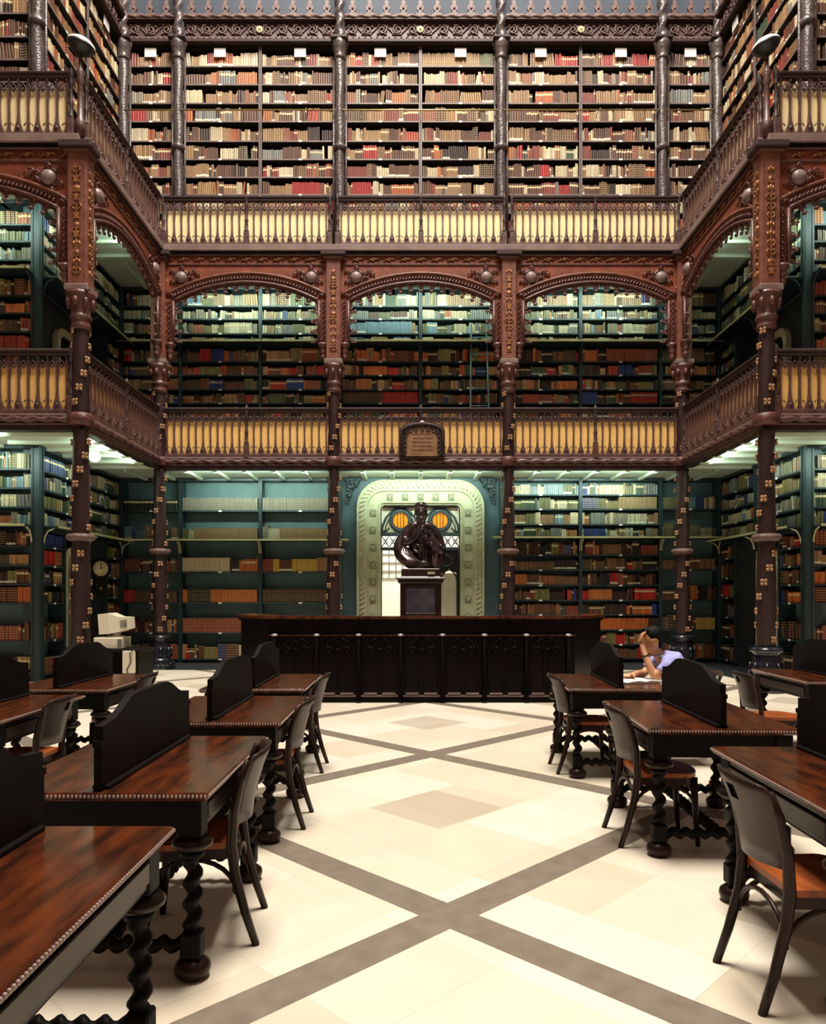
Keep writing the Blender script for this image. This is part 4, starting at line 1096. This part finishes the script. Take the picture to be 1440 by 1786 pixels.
# pleated collar
for i in range(22):
    a = 2*pi*i/22; b.tube([(.07*cos(a), .07*sin(a)-.01, .80), (.125*cos(a), .12*sin(a)-.02, .785+.014*(i % 2))], .02, z, 6)
# coat front and buttons
for q in (-1, 1): limb([(q*.05, -.13, .76), (q*.07, -.17, .60), (.02+q*.06, -.185, .40), (.04+q*.05, -.17, .15)], [.02, .022, .022, .02], 8)
for k in range(6): b.ball((.01, -.165-.01*(k < 4), .70-.07*k), .014, z, 8, 6)
# cloak: great roll over the left, looping under the arm
limb([(-.20, .05, .72), (-.36, .0, .55), (-.40, -.05, .38), (-.34, -.12, .22), (-.20, -.19, .10), (-.04, -.22, .02), (.02, -.22, -.04)], [.06, .08, .10, .10, .09, .08, .045])
for i in range(6):
    o_ = i*.05
    limb([(-.40+o_*.8, -.06-.02*i, .46-o_*.35), (-.37+o_*.9, -.16-.012*i, .30-o_*.3), (-.24+o_*.9, -.25, .155-o_*.12), (-.07+o_*.8, -.27, .05)], [.018, .026, .026, .016], 8)
for i in range(5):
    limb([(.16+.035*i, -.13, .70-.05*i), (.20+.03*i, -.19, .50-.02*i), (.20+.02*i, -.205, .28), (.22+.01*i, -.19, .05)], [.02, .026, .03, .022], 8)
limb([(.38, .0, .45), (.36, -.03, .25), (.28, -.08, .05)], [.07, .075, .06])
limb([(-.14, -.20, .36), (-.07, -.235, .30), (.0, -.235, .36), (-.06, -.23, .42), (-.14, -.21, .40)], [.03]*5, 10)
body = b.obj('figure', bst); remesh(body, .0075, 2)

# ------------------------------------------------------------------ counter
t = thing('reading_room_counter', 'long near-black carved wooden counter in front of the statue', 'counter', (-.05, 10.95, 0))
FW = 2.27; SB = 2.9
outer = [(-FW-.02, 0), (FW+.02, 0), (SB, 1.0), (SB, 1.7), (-SB, 1.7), (-SB, 1.0)]
def off(poly, d): return [(x+(d if x > 0 else -d), y-(d if y <= 0 else d*.45 if y <= 1.0 else -d*.3)) for x, y in poly]
b = MB(); inner = [(FW-.35, .35), (SB-.42, 1.12), (SB-.42, 1.7), (SB, 1.7), (SB, 1.0), (FW, 0), (-FW, 0), (-SB, 1.0), (-SB, 1.7), (-SB+.42, 1.7), (-SB+.42, 1.12), (-FW+.35, .35)]
b.prism(inner, .12, 1.20, 'counter', 'z'); b.obj('body', t)
b = MB(); tp = [(x*1.0+(.06 if x > 0 else -.06), y-(.07 if y <= 1.0 and abs(x) > FW-.1 else 0)) for x, y in inner]
b.prism(tp, 1.235, 1.275, 'tabletop', 'z'); b.prism([(x*.99, y+.02) for x, y in tp], 1.19, 1.235, 'counter', 'z'); b.obj('top', t)
b = MB(); b.prism([(x*1.015, y-.03 if y < 1.1 else y) for x, y in inner], 0, .05, 'counter', 'z'); b.prism([(x*1.008, y-.015 if y < 1.1 else y) for x, y in inner], .05, .10, 'counter', 'z'); b.obj('plinth', t)
b = MB(); b.box(-FW, FW, -.035, 0, .985, 1.0, 'tabletop'); b.box(-FW, FW, -.02, 0, 1.0, 1.03, 'counter'); b.obj('string_course', t)
npan = 7; pw = 2*FW/(npan+.35)
for i in range(npan+1):
    x = -pw*npan/2+i*pw
    b = MB(); b.lathe([(.045, .0), (.05, .04), (.03, .07), (.045, .11), (.03, .14), (.035, .2), (.022, .24), (.022, .90), (.035, .93), (.04, .97)], 'counter', c=(x, -.05), n=12); b.obj('colonnette', t)
    b = MB(); b.ball((x, -.065, 1.0), (.05, .035, .022), 'silver', 10, 6); b.obj('knob', t)['label'] = 'worn shiny knob'
for i in range(npan):
    x = -pw*npan/2+(i+.5)*pw
    b = MB()
    for s in (-1, 1):
        cx = x+s*pw*.22; hw = pw*.17
        for ss in (-1, 1): b.tube([(cx+ss*hw, -.015, .2), (cx+ss*hw, -.015, .62), (cx+ss*hw*.75, -.015, .74), (cx, -.015, .84)], .012, 'counter', 6)
        b.torus((cx, -.015, .70), .045, .01, 'counter', 'y', 12, 5)
        b.box(cx-hw+.01, cx+hw-.01, -.05, .0, .12, .145, 'fascia')  # paler strip paints the reflection on the panel sill
    b.torus((x, -.015, .86), .07, .014, 'counter', 'y', 16, 6)
    for ss in (-1, 1): b.tube([(x+ss*.26, -.015, .70), (x+ss*.22, -.015, .85), (x+ss*.1, -.02, .94), (x, -.02, .96)], .015, 'counter', 6)
    b.obj('tracery_panel', t)
b = MB(); b.box(-FW, FW, -.055, 0, .09, .105, 'fascia'); b.obj('sill', t)  # sill in a paler tone, its reflection put into the colour
# plaque on the balustrade
t = thing('plaque', 'arched brown plaque with engraved lines, mounted on the lower balustrade above the portal', 'plaque', (0.02, 15.86, 4.57))
def rarch(hw, h, s): return [(-hw, 0), (hw, 0), (hw, h-s)]+[(hw*cos(pi*i/12), h-s+s*sin(pi*i/12)) for i in range(1, 12)]+[(-hw, h-s)]
b = MB(); b.prism(rarch(.49, .74, .20), -.02, .05, 'railtop'); b.obj('backing', t)
b = MB(); b.prism(rarch(.36, .60, .14), -.035, -.02, 'plaque'); b.obj('plate', t)
b = MB()
pp = rarch(.44, .69, .18)
b.tube([(x, -.04, z_) for x, z_ in pp[1:]+pp[:1]], .035, 'railtop', 8)
for i in range(9):
    a = pi*i/8; b.torus((.35*cos(a), -.045, .48+.10*sin(a)), .04, .012, 'railtop', 'y', 10, 5)
for k in range(4):
    for s in (-1, 1): b.torus((s*.37, -.045, .08+k*.1), .038, .012, 'railtop', 'y', 10, 5)
b.ball((0, -.05, .73), (.05, .03, .025), 'white', 8, 6)
b.obj('frame', t)
b = MB()
for k in range(5): b.box(-.23+.03*(k % 2), .23-.02*(k % 3), -.039, -.035, .12+k*.085, .135+k*.085, 'engrave')
b.obj('engraved_lines', t)

# ladder
t = thing('ladder', 'blue-grey metal ladder leaning on the middle gallery case right of centre', 'ladder', (1.36, 17.0, 4.52))
b = MB()
for s in (-1, 1): b.tube([(s*.235, -.12, 0), (s*.175, .30, 3.42)], .022, 'ladder', 8)
b.obj('rails', t)
for k in range(8):
    u = (k+.5)/8.3; w_ = .235-.06*u; b = MB(); b.tube([(-w_, -.12+.42*u, 3.42*u), (w_, -.12+.42*u, 3.42*u)], .014, 'ladder', 6); b.obj('rung', t)

# doorway frames in the side walls, clock, corner lamps, globe, strip lights
for sx, sd in ((-1, 'left'), (1, 'right')):
    for z0, hh, lv, m in ((0, 2.55, 'ground floor', 'stone'), (4.5, 2.45, 'middle gallery', 'stone')):
        a = pi/2 if sx < 0 else -pi/2
        yb = 14.62 if sx < 0 else 15.58
        t = thing('door_surround', 'pale carved stone arched door surround on the %s side wall, %s' % (sd, lv), 'door surround', (sx*(7.10 if z0 == 0 else 7.24), yb, z0), a)
        b = MB(); A = [(x+.48, z) for x, z in rpath(.50, hh, .3)]; B = [(x+.48, z) for x, z in rpath(.36, hh-.14, .2)]
        band(b, A, B, -.05, .33 if z0 == 0 else .05, m); b.obj('surround', t)
        b = MB()
        for k in range(12):
            for xx in (.05, .91): b.ball((xx, -.055, .3+k*.16), (.035, .02, .05), m, 6, 4)
        b.obj('carving', t)
        if z0 > 0:
            b = MB(); b.box(.12, .84, .02, .05, 0, hh-.14, 'darkwood'); b.obj('door_leaf', t)
t = thing('wall_clock', 'round gilt wall clock with pendulum case on the dark left side wall', 'clock', (-6.90, 15.88, 2.16), pi/4)
def disc(me_prof, m, n=28):
    b = MB(); b.lathe(me_prof, m, n=n); b.T = None
    b.v = [(x, z, -y) for (x, y, z) in b.v]; return b
disc([(.16, -.06), (.165, -.05), (.165, .0)], 'clockface').obj('dial', t)
b = MB(); b.lathe([(.163, -.045), (.165, -.07), (.20, -.085), (.225, -.05), (.225, .0)], 'darkwood', n=28, cap=False); b.v = [(x, z, -y) for (x, y, z) in b.v]; b.obj('bezel', t)
b = MB(); b.box(-.008, .008, -.072, -.062, -.01, .12, 'black'); b.prism([(-.006, -.006), (.08, .035), (.082, .045), (0, .006)], -.074, -.064, 'black'); b.obj('hands', t)
b = MB()
for k in range(12): a = pi*k/6; b.box(.13*sin(a)-.006, .13*sin(a)+.006, -.066, -.06, .13*cos(a)-.012, .13*cos(a)+.012, 'black')
b.obj('numerals', t)
b = MB(); b.box(-.05, .05, 0, .22, -.12, .12, 'darkwood'); b.prism([(-.1, -.2), (.1, -.2), (.12, -.42), (.05, -.55), (0, -.6), (-.05, -.55), (-.12, -.42)], -.06, .0, 'darkwood'); b.ball((0, -.07, -.42), (.03, .02, .03), 'brass', 8, 6); b.obj('pendulum_case', t)
for sx, sd in ((-1, 'left'), (1, 'right')):
    t = thing('corner_lamp', 'mushroom lamp with white dome on the upper %s balustrade corner' % sd, 'lamp', (sx*5.65, YF-.02, 10.2))
    b = MB(); b.lathe([(.07, -1.07), (.075, -.8), (.05, -.76), (.045, -.2), (.07, -.15), (.05, -.08), (.075, -.02), (.05, .04), (.03, .10), (.03, .30)], 'rail', n=14); b.obj('post', t)
    T = Matrix.Translation((0, 0, .38)) @ Matrix.Rotation(radians(12)*sx*-1, 4, 'Y')
    b = MB(); b.T = T; b.lathe([(.03, -.10), (.10, -.07), (.19, 0), (.225, .05)], 'black', n=24); b.T = None; b.obj('reflector', t)
    b = MB(); b.T = T; b.lathe([(.225, .05), (.21, .09), (.15, .14), (.07, .165), (.001, .17)], 'lampwhite', n=24, cap=False); b.ball((0, 0, .18), .018, 'lampwhite'); b.T = None; b.obj('dome', t)
t = thing('globe_light', 'glowing white globe light under the lower gallery at left', 'light', (-6.2, 14.0, 4.22))
b = MB(); b.ball((0, 0, 0), .11, 'globe', 16, 10); b.obj('globe', t); b = MB(); b.lathe([(.05, .09), (.09, .12), (.09, .14)], 'brass', n=12); b.obj('collar', t)
def strip(loc, rz, Lg, power, col, label, tilt):
    t = thing('strip_light', label, 'light', loc, rz)
    b = MB(); b.box(-Lg/2, Lg/2, -.07, -.035, -.0, .035, 'lampwhite', .005); b.obj('housing', t)
    b = MB(); b.tube([(-Lg/2+.03, 0, .012), (Lg/2-.03, 0, .012)], .011, 'tube', 6); b.obj('tube', t)
    l = area('light', (0, .03, .0), Lg, .12, power, col, (tilt, 0, 0), t, radians(125))
    return t
GC = (.74, 1.0, .85)
for lev, z, pw_ in (('lower', 4.325, 66), ('middle', 8.82, 72)):
    for i, x in enumerate((-3.767, 0, 3.767)):
        strip((x, 16.20, z), 0, 3.0, pw_, GC, 'green-white strip light hidden behind the %s gallery beam at rear %s' % (lev, ['left', 'centre', 'right'][i]), radians(92))
    for sx, sd in ((-1, 'left'), (1, 'right')):
        strip((sx*5.86, 14.0, z), pi/2 if sx < 0 else -pi/2, 2.6, pw_*(.4 if z < 5 else .95), GC, 'green-white strip light behind the %s gallery beam on the %s side' % (lev, sd), radians(88 if z < 5 else 112))
        strip((sx*8.2, 12.41, z), 0, 2.0, pw_*.65, GC, 'green-white strip light behind the %s gallery beam by the %s picture edge' % (lev, sd), radians(88))
# uplight bounce for the soffits comes from the open tubes themselves
for z in (3.95, 8.42):
    for x in (-3.767, 0, 3.767): pass
# ------------------------------------------------------------------ tables
TW, TL, TH = .90, 1.22, .78
def table_parts():
    out = {}
    b = MB(); b.box(-TW/2, TW/2, -TL/2, TL/2, TH-.035, TH, 'tabletop', .008); out['top'] = b.mesh('top')
    b = MB()
    for (p0, p1) in (((-TW/2, -TL/2-.004), (TW/2, -TL/2-.004)), ((-TW/2, TL/2+.004), (TW/2, TL/2+.004)), ((-TW/2-.004, -TL/2), (-TW/2-.004, TL/2)), ((TW/2+.004, -TL/2), (TW/2+.004, TL/2))):
        L_ = max(abs(p1[0]-p0[0]), abs(p1[1]-p0[1])); n = int(L_/.0165)
        for i in range(n):
            u = (i+.5)/n; x = p0[0]+(p1[0]-p0[0])*u; y = p0[1]+(p1[1]-p0[1])*u
            b.ball((x, y, TH-.014), (.0062, .0062, .0075), 'ivory', 5, 4)
    out['beading'] = b.mesh('beading')
    b = MB()
    i = .05
    b.box(-TW/2+i, TW/2-i, -TL/2+i, -TL/2+i+.03, .60, TH-.035, 'darkwood'); b.box(-TW/2+i, TW/2-i, TL/2-i-.03, TL/2-i, .60, TH-.035, 'darkwood')
    b.box(-TW/2+i, -TW/2+i+.03, -TL/2+i, TL/2-i, .60, TH-.035, 'darkwood'); b.box(TW/2-i-.03, TW/2-i, -TL/2+i, TL/2-i, .60, TH-.035, 'darkwood')
    for s in (-1, 1):
        b.box(s*(TW/2-i)-.008, s*(TW/2-i)+.008, -TL/2+.12, TL/2-.12, .715, .725, 'cushion'); b.box(s*(TW/2-i)-.008, s*(TW/2-i)+.008, -TL/2+.12, TL/2-.12, .615, .63, 'cushion')
    out['apron'] = b.mesh('apron')
    b = MB(); b.box(TW/2-.05, TW/2-.032, -TL/2+.14, TL/2-.14, .635, .705, 'backrest', .004); out['drawer_front'] = b.mesh('drawer_front')
    b = MB(); w = 'darkwood'
    b.box(-.05, .05, -.05, .05, .585, TH-.04, w, .006)
    b.lathe([(.03, .525), (.06, .53), (.082, .545), (.085, .56), (.07, .577), (.04, .585)], 'cushion', n=18)
    b.lathe([(.03, .495), (.05, .50), (.05, .52), (.03, .53)], w, n=14)
    n = 50; vs = []; fs = []; z0, z1 = .19, .50
    for j in range(n+1):
        z = z0+(z1-z0)*j/n; r = .032
        for k in range(12):
            a = 2*pi*k/12; rr = r*(1+.36*cos(a-2*pi*z/.085)); vs.append((rr*cos(a), rr*sin(a), z))
    for j in range(n):
        for k in range(12): fs.append((j*12+k, j*12+(k+1) % 12, (j+1)*12+(k+1) % 12, (j+1)*12+k))
    b.add(vs, fs, w, True)
    b.box(-.042, .042, -.042, .042, .085, .19, w, .008)
    b.lathe([(.03, .085), (.045, .08), (.07, .06), (.075, .04), (.068, .015), (.05, 0)], 'cushion', n=18)
    out['leg'] = b.mesh('leg')
    b = MB(); b.rope((-TW/2+.10, 0, .135), (TW/2-.10, 0, .135), .028, w, pitch=.075, n=10, lobes=1, amp=.4); out['stretcher_end'] = b.mesh('stretcher')
    b = MB(); b.rope((0, -TL/2+.1, .135), (0, TL/2-.1, .135), .028, w, pitch=.075, n=10, lobes=1, amp=.4); out['stretcher_mid'] = b.mesh('stretcher')
    b = MB()
    prof = [(-.585, 0), (.585, 0), (.585, .18), (.60, .18), (.60, .205), (.575, .205), (.575, .262), (.50, .268)]
    m = 18
    for i in range(1, m):
        u = i/m; y = .50-u; e = min(u, 1-u)/.30; e = min(1, e); prof.append((y, .268+.085*(e*e*(3-2*e))))
    prof += [(-.50, .268), (-.575, .262), (-.575, .205), (-.60, .205), (-.60, .18), (-.585, .18)]
    b.prism([(y, TH+z) for y, z in prof], -.017, .017, 'darkwood', 'x')
    b.box(-.035, .035, -.56, .56, TH, TH+.02, 'darkwood', .005)
    out['divider'] = b.mesh('divider')
    return out
TP = table_parts()
def table(x, y, rz, label):
    t = thing('reading_table', label, 'table', (x, y, 0), rz, 'reading tables')
    for n_ in ('top', 'apron', 'drawer_front', 'divider'): link(n_, TP[n_], t)
    link('drawer_front', TP['drawer_front'], t, (0, 0, 0), pi)
    link('beading', TP['beading'], t)
    for sx in (-1, 1):
        for sy in (-1, 1): link('leg', TP['leg'], t, (sx*(TW/2-.085), sy*(TL/2-.085), 0))
    for sy in (-1, 1): link('stretcher', TP['stretcher_end'], t, (0, sy*(TL/2-.085), 0))
    link('stretcher', TP['stretcher_mid'], t)
    return t
L1 = [(1.94, -1.45), (3.58, -1.45), (5.26, -1.46), (6.92, -1.55)]
ln = ['nearest reading table at the left picture corner, polished red-brown top', 'second reading table from the viewer beside the left of the aisle', 'third reading table from the viewer beside the left of the aisle', 'farthest reading table beside the left of the aisle, before the counter']
for (y, x), l in zip(L1, ln): table(x, y, 0, l)
table(-3.23, 6.9, 0, 'far reading table in the second column left of the aisle, by the computer')
table(-3.26, 5.33, 0, 'reading table in the second column left of the aisle, cut by the picture edge')
rl = ['nearest reading table at the right, cut by the picture edge', 'second reading table from the viewer beside the right of the aisle', 'reading table where the person in the blue shirt reads']
for (y, x, rz), l in zip([(3.28, 1.83, -.03), (5.0, 1.70, -.035), (6.93, 1.63, -.03)], rl): table(x, y, rz, l)
table(3.95, 7.45, -.03, 'far reading table by the right picture edge, beyond the aisle chairs')

# ------------------------------------------------------------------ chairs (local +y is the way the sitter faces)
def chair_parts():
    out = {}
    b = MB()
    P = [(-.19, -.18), (-.20, .0), (-.205, .12)]+[(.205*cos(pi-pi*i/12), .12+.10*sin(pi*i/12)) for i in range(1, 12)]+[(.205, .12), (.20, 0), (.19, -.18)]
    b.prism(P, .435, .462, 'seat', 'z'); out['seat'] = b.mesh('seat')
    b = MB(); b.prism([(x*.95, y*.95) for x, y in P], .385, .435, 'cushion', 'z'); out['seat_frame'] = b.mesh('seat_frame')
    def post(s):
        b = MB(); b.tube([(s*.20, -.30, 0), (s*.195, -.25, .15), (s*.19, -.205, .32), (s*.19, -.19, .45), (s*.195, -.20, .60), (s*.195, -.232, .74), (s*.185, -.262, .83)], .02, 'cushion', 8, radii=[.017, .02, .023, .025, .022, .019, .014]); return b.mesh('leg')
    def fl(s):
        b = MB(); b.tube([(s*.17, .17, .43), (s*.172, .18, .2), (s*.175, .195, 0)], .02, 'cushion', 8, radii=[.024, .02, .015]); return b.mesh('leg')
    out['legs'] = [post(-1), post(1), fl(-1), fl(1)]
    b = MB(); n = 12; vs = []; fs = []
    rows = [(.53, -.195, .150), (.60, -.203, .165), (.68, -.22, .178), (.76, -.245, .188), (.82, -.268, .195), (.87, -.285, .188)]
    for (z, y, hw) in rows:
        for k in range(n+1):
            u = -1+2*k/n; bow = .055*(1-u*u)
            zz = z-(.018*u*u if z > .86 else 0)
            vs.append((u*(hw+.012), y-bow-.012, zz)); 
    nf = len(vs)
    vs += [(x, y+.014, z) for x, y, z in vs]
    for j in range(len(rows)-1):
        for k in range(n):
            if j == 3 and k in (5, 6): continue   # hand slot
            a = j*(n+1)+k; q = (a, a+1, a+n+2, a+n+1); fs.append(q[::-1] if 0 else q); fs.append(tuple(i+nf for i in q[::-1]))
    per = [k for k in range(n+1)]+[j*(n+1)+n for j in range(1, len(rows))]+[(len(rows)-1)*(n+1)+k for k in range(n-1, -1, -1)]+[j*(n+1) for j in range(len(rows)-2, 0, -1)]
    for i in range(len(per)):
        a, c = per[i], per[(i+1) % len(per)]; fs.append((c, a, a+nf, c+nf))
    b.add(vs, fs, 'backrest', True); out['backrest'] = b.mesh('backrest')
    b = MB()
    def bow(p0, p1, z0, z1):
        return [(p0[0]+(p1[0]-p0[0])*(.5-.5*cos(pi*k/12)), p0[1]+(p1[1]-p0[1])*(.5-.5*cos(pi*k/12)), z0+(z1-z0)*sin(pi*k/12)) for k in range(13)]
    for s in (-1, 1): b.tube(bow((s*.185, -.21), (s*.172, .18), .23, .385), .011, 'cushion', 7)
    b.tube(bow((-.19, -.205), (.19, -.205), .24, .385), .011, 'cushion', 7)
    b.tube(bow((-.172, .175), (.172, .175), .23, .385), .011, 'cushion', 7)
    out['brace'] = b.mesh('brace')
    return out
CP = chair_parts()
def chair(x, y, rz, label):
    t = thing('reading_chair', label, 'chair', (x, y, 0), rz, 'reading chairs')
    for n_ in ('seat', 'seat_frame', 'backrest', 'brace'): link(n_, CP[n_], t)
    for m in CP['legs']: link('leg', m, t)
    return t
fl, fr_ = pi/2, -pi/2     # +y turned to -x (faces left) / to +x (faces right)
chair(-1.20, 3.50, fl+.10, 'dark bentwood chair at the second left-hand aisle table, nearest chair of the left row')
chair(-1.21, 5.18, fl, 'dark bentwood chair at the third left-hand aisle table, middle of the left row')
chair(-1.28, 6.76, fl, 'dark bentwood chair at the farthest left-hand aisle table, before the counter')
chair(1.43, 2.98, fr_+.02, 'dark bentwood chair with orange-brown seat and handle slot, nearest at the right')
chair(1.42, 4.82, fr_, 'dark bentwood chair at the second right-hand aisle table, its back to the aisle')
chair(1.40, 6.72, fr_, 'dark bentwood chair at the farthest right-hand aisle table, its back to the aisle')
chair(-2.22, 3.75, fr_, 'dark bentwood chair left of the second aisle table, back seen above its top')
chair(-2.95, 5.25, fl, 'dark bentwood chair by the picture-edge table left of the aisle')
chair(-2.90, 6.85, fl, 'dark bentwood chair by the far second-column table on the left')
chair(3.20, 6.95, fr_, 'dark bentwood chair at the far right reading table, back to the aisle')

# ------------------------------------------------------------------ computer
t = thing('computer_desk', 'dark wooden desk in the left background carrying the beige computer', 'desk', (-4.75, 11.6, 0))
b = MB(); b.box(-.55, .42, -.35, .35, .72, .76, 'darkwood', .008); b.obj('desktop', t)
for x in (-.52, .34):
    b = MB(); b.box(x, x+.05, -.32, .32, 0, .72, 'darkwood'); b.obj('side_panel', t)
b = MB(); b.box(-.50, .36, .28, .31, .2, .72, 'darkwood'); b.obj('back_panel', t)
t = thing('computer_case', 'flat beige computer case lying on the desk under the monitor', 'computer case', (-4.86, 11.55, .76))
b = MB(); b.box(-.22, .21, -.2, .2, 0, .175, 'beige', .012); b.obj('housing', t)
b = MB(); b.box(.15, .214, -.203, -.198, .03, .15, 'beigedark'); b.obj('rear_ports', t)
t = thing('monitor', 'beige tube monitor seen from behind, tilted, on the computer case', 'monitor', (-4.80, 11.55, .935))
b = MB()
b.T = Matrix.Translation((0, 0, .06)) @ Matrix.Rotation(radians(-4), 4, 'Y')
b.add([(-.20, -.18, .0), (-.20, .18, 0), (-.20, .18, .31), (-.20, -.18, .31), (-.05, -.18, 0), (-.05, .18, 0), (-.05, .18, .32), (-.05, -.18, .32), (.10, -.14, .02), (.10, .14, .02), (.10, .14, .25), (.10, -.14, .25), (.25, -.12, .06), (.25, .12, .06), (.25, .12, .235), (.25, -.12, .235)],
      [(0, 3, 2, 1)]+[(i+a, i+b_, i+b_+4, i+a+4) for i in (0, 4, 8) for a, b_ in ((0, 1), (1, 2), (2, 3), (3, 0))]+[(12, 13, 14, 15)], 'beige')
b.obj('shell', t)
b = MB(); b.lathe([(.13, 0), (.13, .015), (.05, .03), (.07, .065)], 'beige', n=18); b.obj('stand', t)
b = MB(); b.T = Matrix.Translation((0, 0, .06)) @ Matrix.Rotation(radians(-4), 4, 'Y')
for k in range(5): b.box(.12+k*.022, .13+k*.022, -.142, -.12, .08, .2, 'beigedark')
b.obj('vents', t)
t = thing('drawer_unit', 'small beige drawer unit with trailing black cable, hanging right of the computer', 'drawer unit', (-4.50, 11.35, .40))
b = MB(); b.box(-.09, .10, -.12, .2, 0, .34, 'beige', .01); b.obj('housing', t)
b = MB(); b.box(-.08, .11, -.1, .18, -.40, 0, 'black'); b.obj('stand', t)
b = MB(); b.tube([(.09, -.13, .36), (.03, -.135, .30), (.05, -.13, .18), (-.02, -.13, .05), (.0, -.13, .0)], .007, 'black', 6); b.obj('cable', t)

# ------------------------------------------------------------------ the reader
b = MB(); s = 'skin'
PX, PY = 2.08, 7.0
t = thing('person', 'person in a pale blue shirt reading at the table, head resting on one hand', 'person', (PX, PY, 0))
# local coordinates: x towards right; the person faces -x
b.ball((.0, 0, 1.155), (.095, .078, .118), s, 20, 14)
b.ball((-.045, 0, 1.10), (.055, .055, .065), s, 14, 10)
b.tube([(-.088, 0, 1.175), (-.118, 0, 1.14), (-.10, 0, 1.125)], .014, s, 7)
b.tube([(-.085, -.02, 1.105), (-.097, 0, 1.105), (-.085, .02, 1.105)], .010, s, 6)
b.tube([(-.082, -.045, 1.175), (-.095, -.018, 1.18)], .010, s, 6); b.tube([(-.082, .045, 1.175), (-.095, .018, 1.18)], .010, s, 6)
for q in (-1, 1): b.torus((.012, q*.08, 1.145), .022, .010, s, 'y', 12, 6)
b.tube([(.02, 0, 1.09), (.08, 0, 1.0), (.13, 0, .96)], .05, s, 10, radii=[.05, .052, .06])
b.tube([(.16, 0, .97), (.24, 0, .80), (.30, 0, .62), (.32, 0, .50)], .12, s, 14, radii=[.10, .115, .11, .12])
# near arm (towards the camera, -y): elbow on the table, hand at the forehead
b.tube([(.12, -.17, .95), (.03, -.21, .88), (-.03, -.20, .825)], .05, s, 10, radii=[.052, .045, .038])
b.tube([(-.03, -.20, .825), (-.07, -.15, .93), (-.10, -.09, 1.05), (-.105, -.06, 1.11)], .03, s, 10, radii=[.04, .036, .027, .026])
b.ball((-.108, -.052, 1.15), (.022, .034, .045), s, 10, 8)
for k in range(4):
    y = -.08+k*.02; b.tube([(-.108, y, 1.175), (-.105, y+.004, 1.205), (-.085, y+.008, 1.228), (-.065, y+.01, 1.238)], .009, s, 6, radii=[.010, .009, .0085, .007])
b.tube([(-.11, -.03, 1.13), (-.11, .0, 1.155), (-.10, .012, 1.185)], .010, s, 6)
# far arm: forearm on the table, hand on the page
b.tube([(.12, .17, .95), (.04, .20, .87), (-.02, .16, .825)], .05, s, 10, radii=[.052, .045, .038])
b.tube([(-.02, .16, .825), (-.12, .06, .83), (-.19, -.04, .83)], .03, s, 10, radii=[.04, .034, .026])
b.ball((-.22, -.075, .832), (.042, .036, .020), s, 10, 8)
for k in range(4):
    u = (k-1.5)*.018; b.tube([(-.235+u, -.09-u*.6, .838), (-.26+u, -.115-u*.5, .846), (-.275+u, -.135-u*.5, .832), (-.28+u, -.15-u*.5, .818)], .009, s, 6, radii=[.010, .009, .0085, .007])
b.tube([(-.20, -.08, .83), (-.19, -.115, .835), (-.205, -.14, .82)], .010, s, 6)
# legs
for q in (-1, 1):
    b.tube([(.32, q*.09, .50), (.10, q*.11, .50), (-.10, q*.12, .49)], .08, s, 12, radii=[.085, .075, .058])
    b.tube([(-.10, q*.12, .49), (-.06, q*.12, .28), (.02, q*.12, .09)], .05, s, 12, radii=[.055, .05, .036])
    b.ball((-.03, q*.12, .045), (.11, .04, .035), s, 12, 8)
bd = b.obj('body', t); remesh(bd, .0085, 2)
b = MB(); s = 'shirt'
b.tube([(.10, 0, .99), (.17, 0, .965), (.25, 0, .80), (.31, 0, .62), (.33, 0, .48)], .13, s, 18, radii=[.075, .125, .145, .135, .14])
b.ball((.13, -.11, .955), (.075, .085, .07), s, 12, 8); b.ball((.13, .11, .955), (.075, .085, .07), s, 12, 8)
b.ball((.2, 0, .86), (.12, .17, .14), s, 14, 10)
for q in (-1, 1): b.tube([(.14, q*.15, .96), (.08, q*.195, .92), (.02, q*.205, .865)], .06, s, 12, radii=[.072, .066, .058])
b.torus((.075, 0, 1.01), .058, .014, s, 'z', 16, 6)
sh = b.obj('shirt', t); remesh(sh, .012, 3)
b = MB(); s = 'hair'
b.ball((.022, 0, 1.195), (.10, .088, .098), s, 18, 12); b.ball((-.05, 0, 1.245), (.055, .06, .035), s, 12, 8); b.ball((.065, 0, 1.13), (.05, .075, .06), s, 12, 8)
hr = b.obj('hair', t); remesh(hr, .010, 2)
b = MB(); s = 'trousers'
for q in (-1, 1):
    b.tube([(.34, q*.08, .49), (.10, q*.11, .50), (-.11, q*.12, .49)], .09, s, 12, radii=[.10, .085, .068]); b.tube([(-.11, q*.12, .50), (-.06, q*.12, .28), (.02, q*.12, .10)], .06, s, 12, radii=[.066, .06, .05])
tr = b.obj('trousers', t); remesh(tr, .014, 2)
for q in (-1, 1):
    b = MB(); b.ball((-.03, q*.12, .042), (.125, .047, .042), 'black', 12, 8); b.obj('shoe', t)
b = MB(); b.T = Matrix.Translation((-.092, -.105, 1.02)) @ Matrix.Rotation(radians(-20), 4, 'Y'); b.torus((0, 0, 0), .033, .007, 'black', 'z', 16, 6); b.obj('watch', t)
t = thing('person_chair', 'dark bentwood chair under the person in the blue shirt', 'chair', (2.38, 7.0, 0), pi/2)
t.name = 'reading_chair'
t['group'] = 'reading chairs'
for n_ in ('seat', 'seat_frame', 'backrest', 'brace'): link(n_, CP[n_], t)
for m in CP['legs']: link('leg', m, t)
t = thing('open_book', 'open white book lying on the table before the person', 'book', (1.90, 6.82, TH))
b = MB()
for s in (-1, 1):
    b.prism([(0, .0), (s*.19, 0), (s*.19, .012), (s*.12, .022), (s*.05, .026), (0, .016)], -.13, .13, 'paper')
b.obj('pages', t, None, .25)
b = MB(); b.box(-.20, .20, -.135, .135, -.0, .003, 'cushion'); b.obj('cover', t, None, .25)
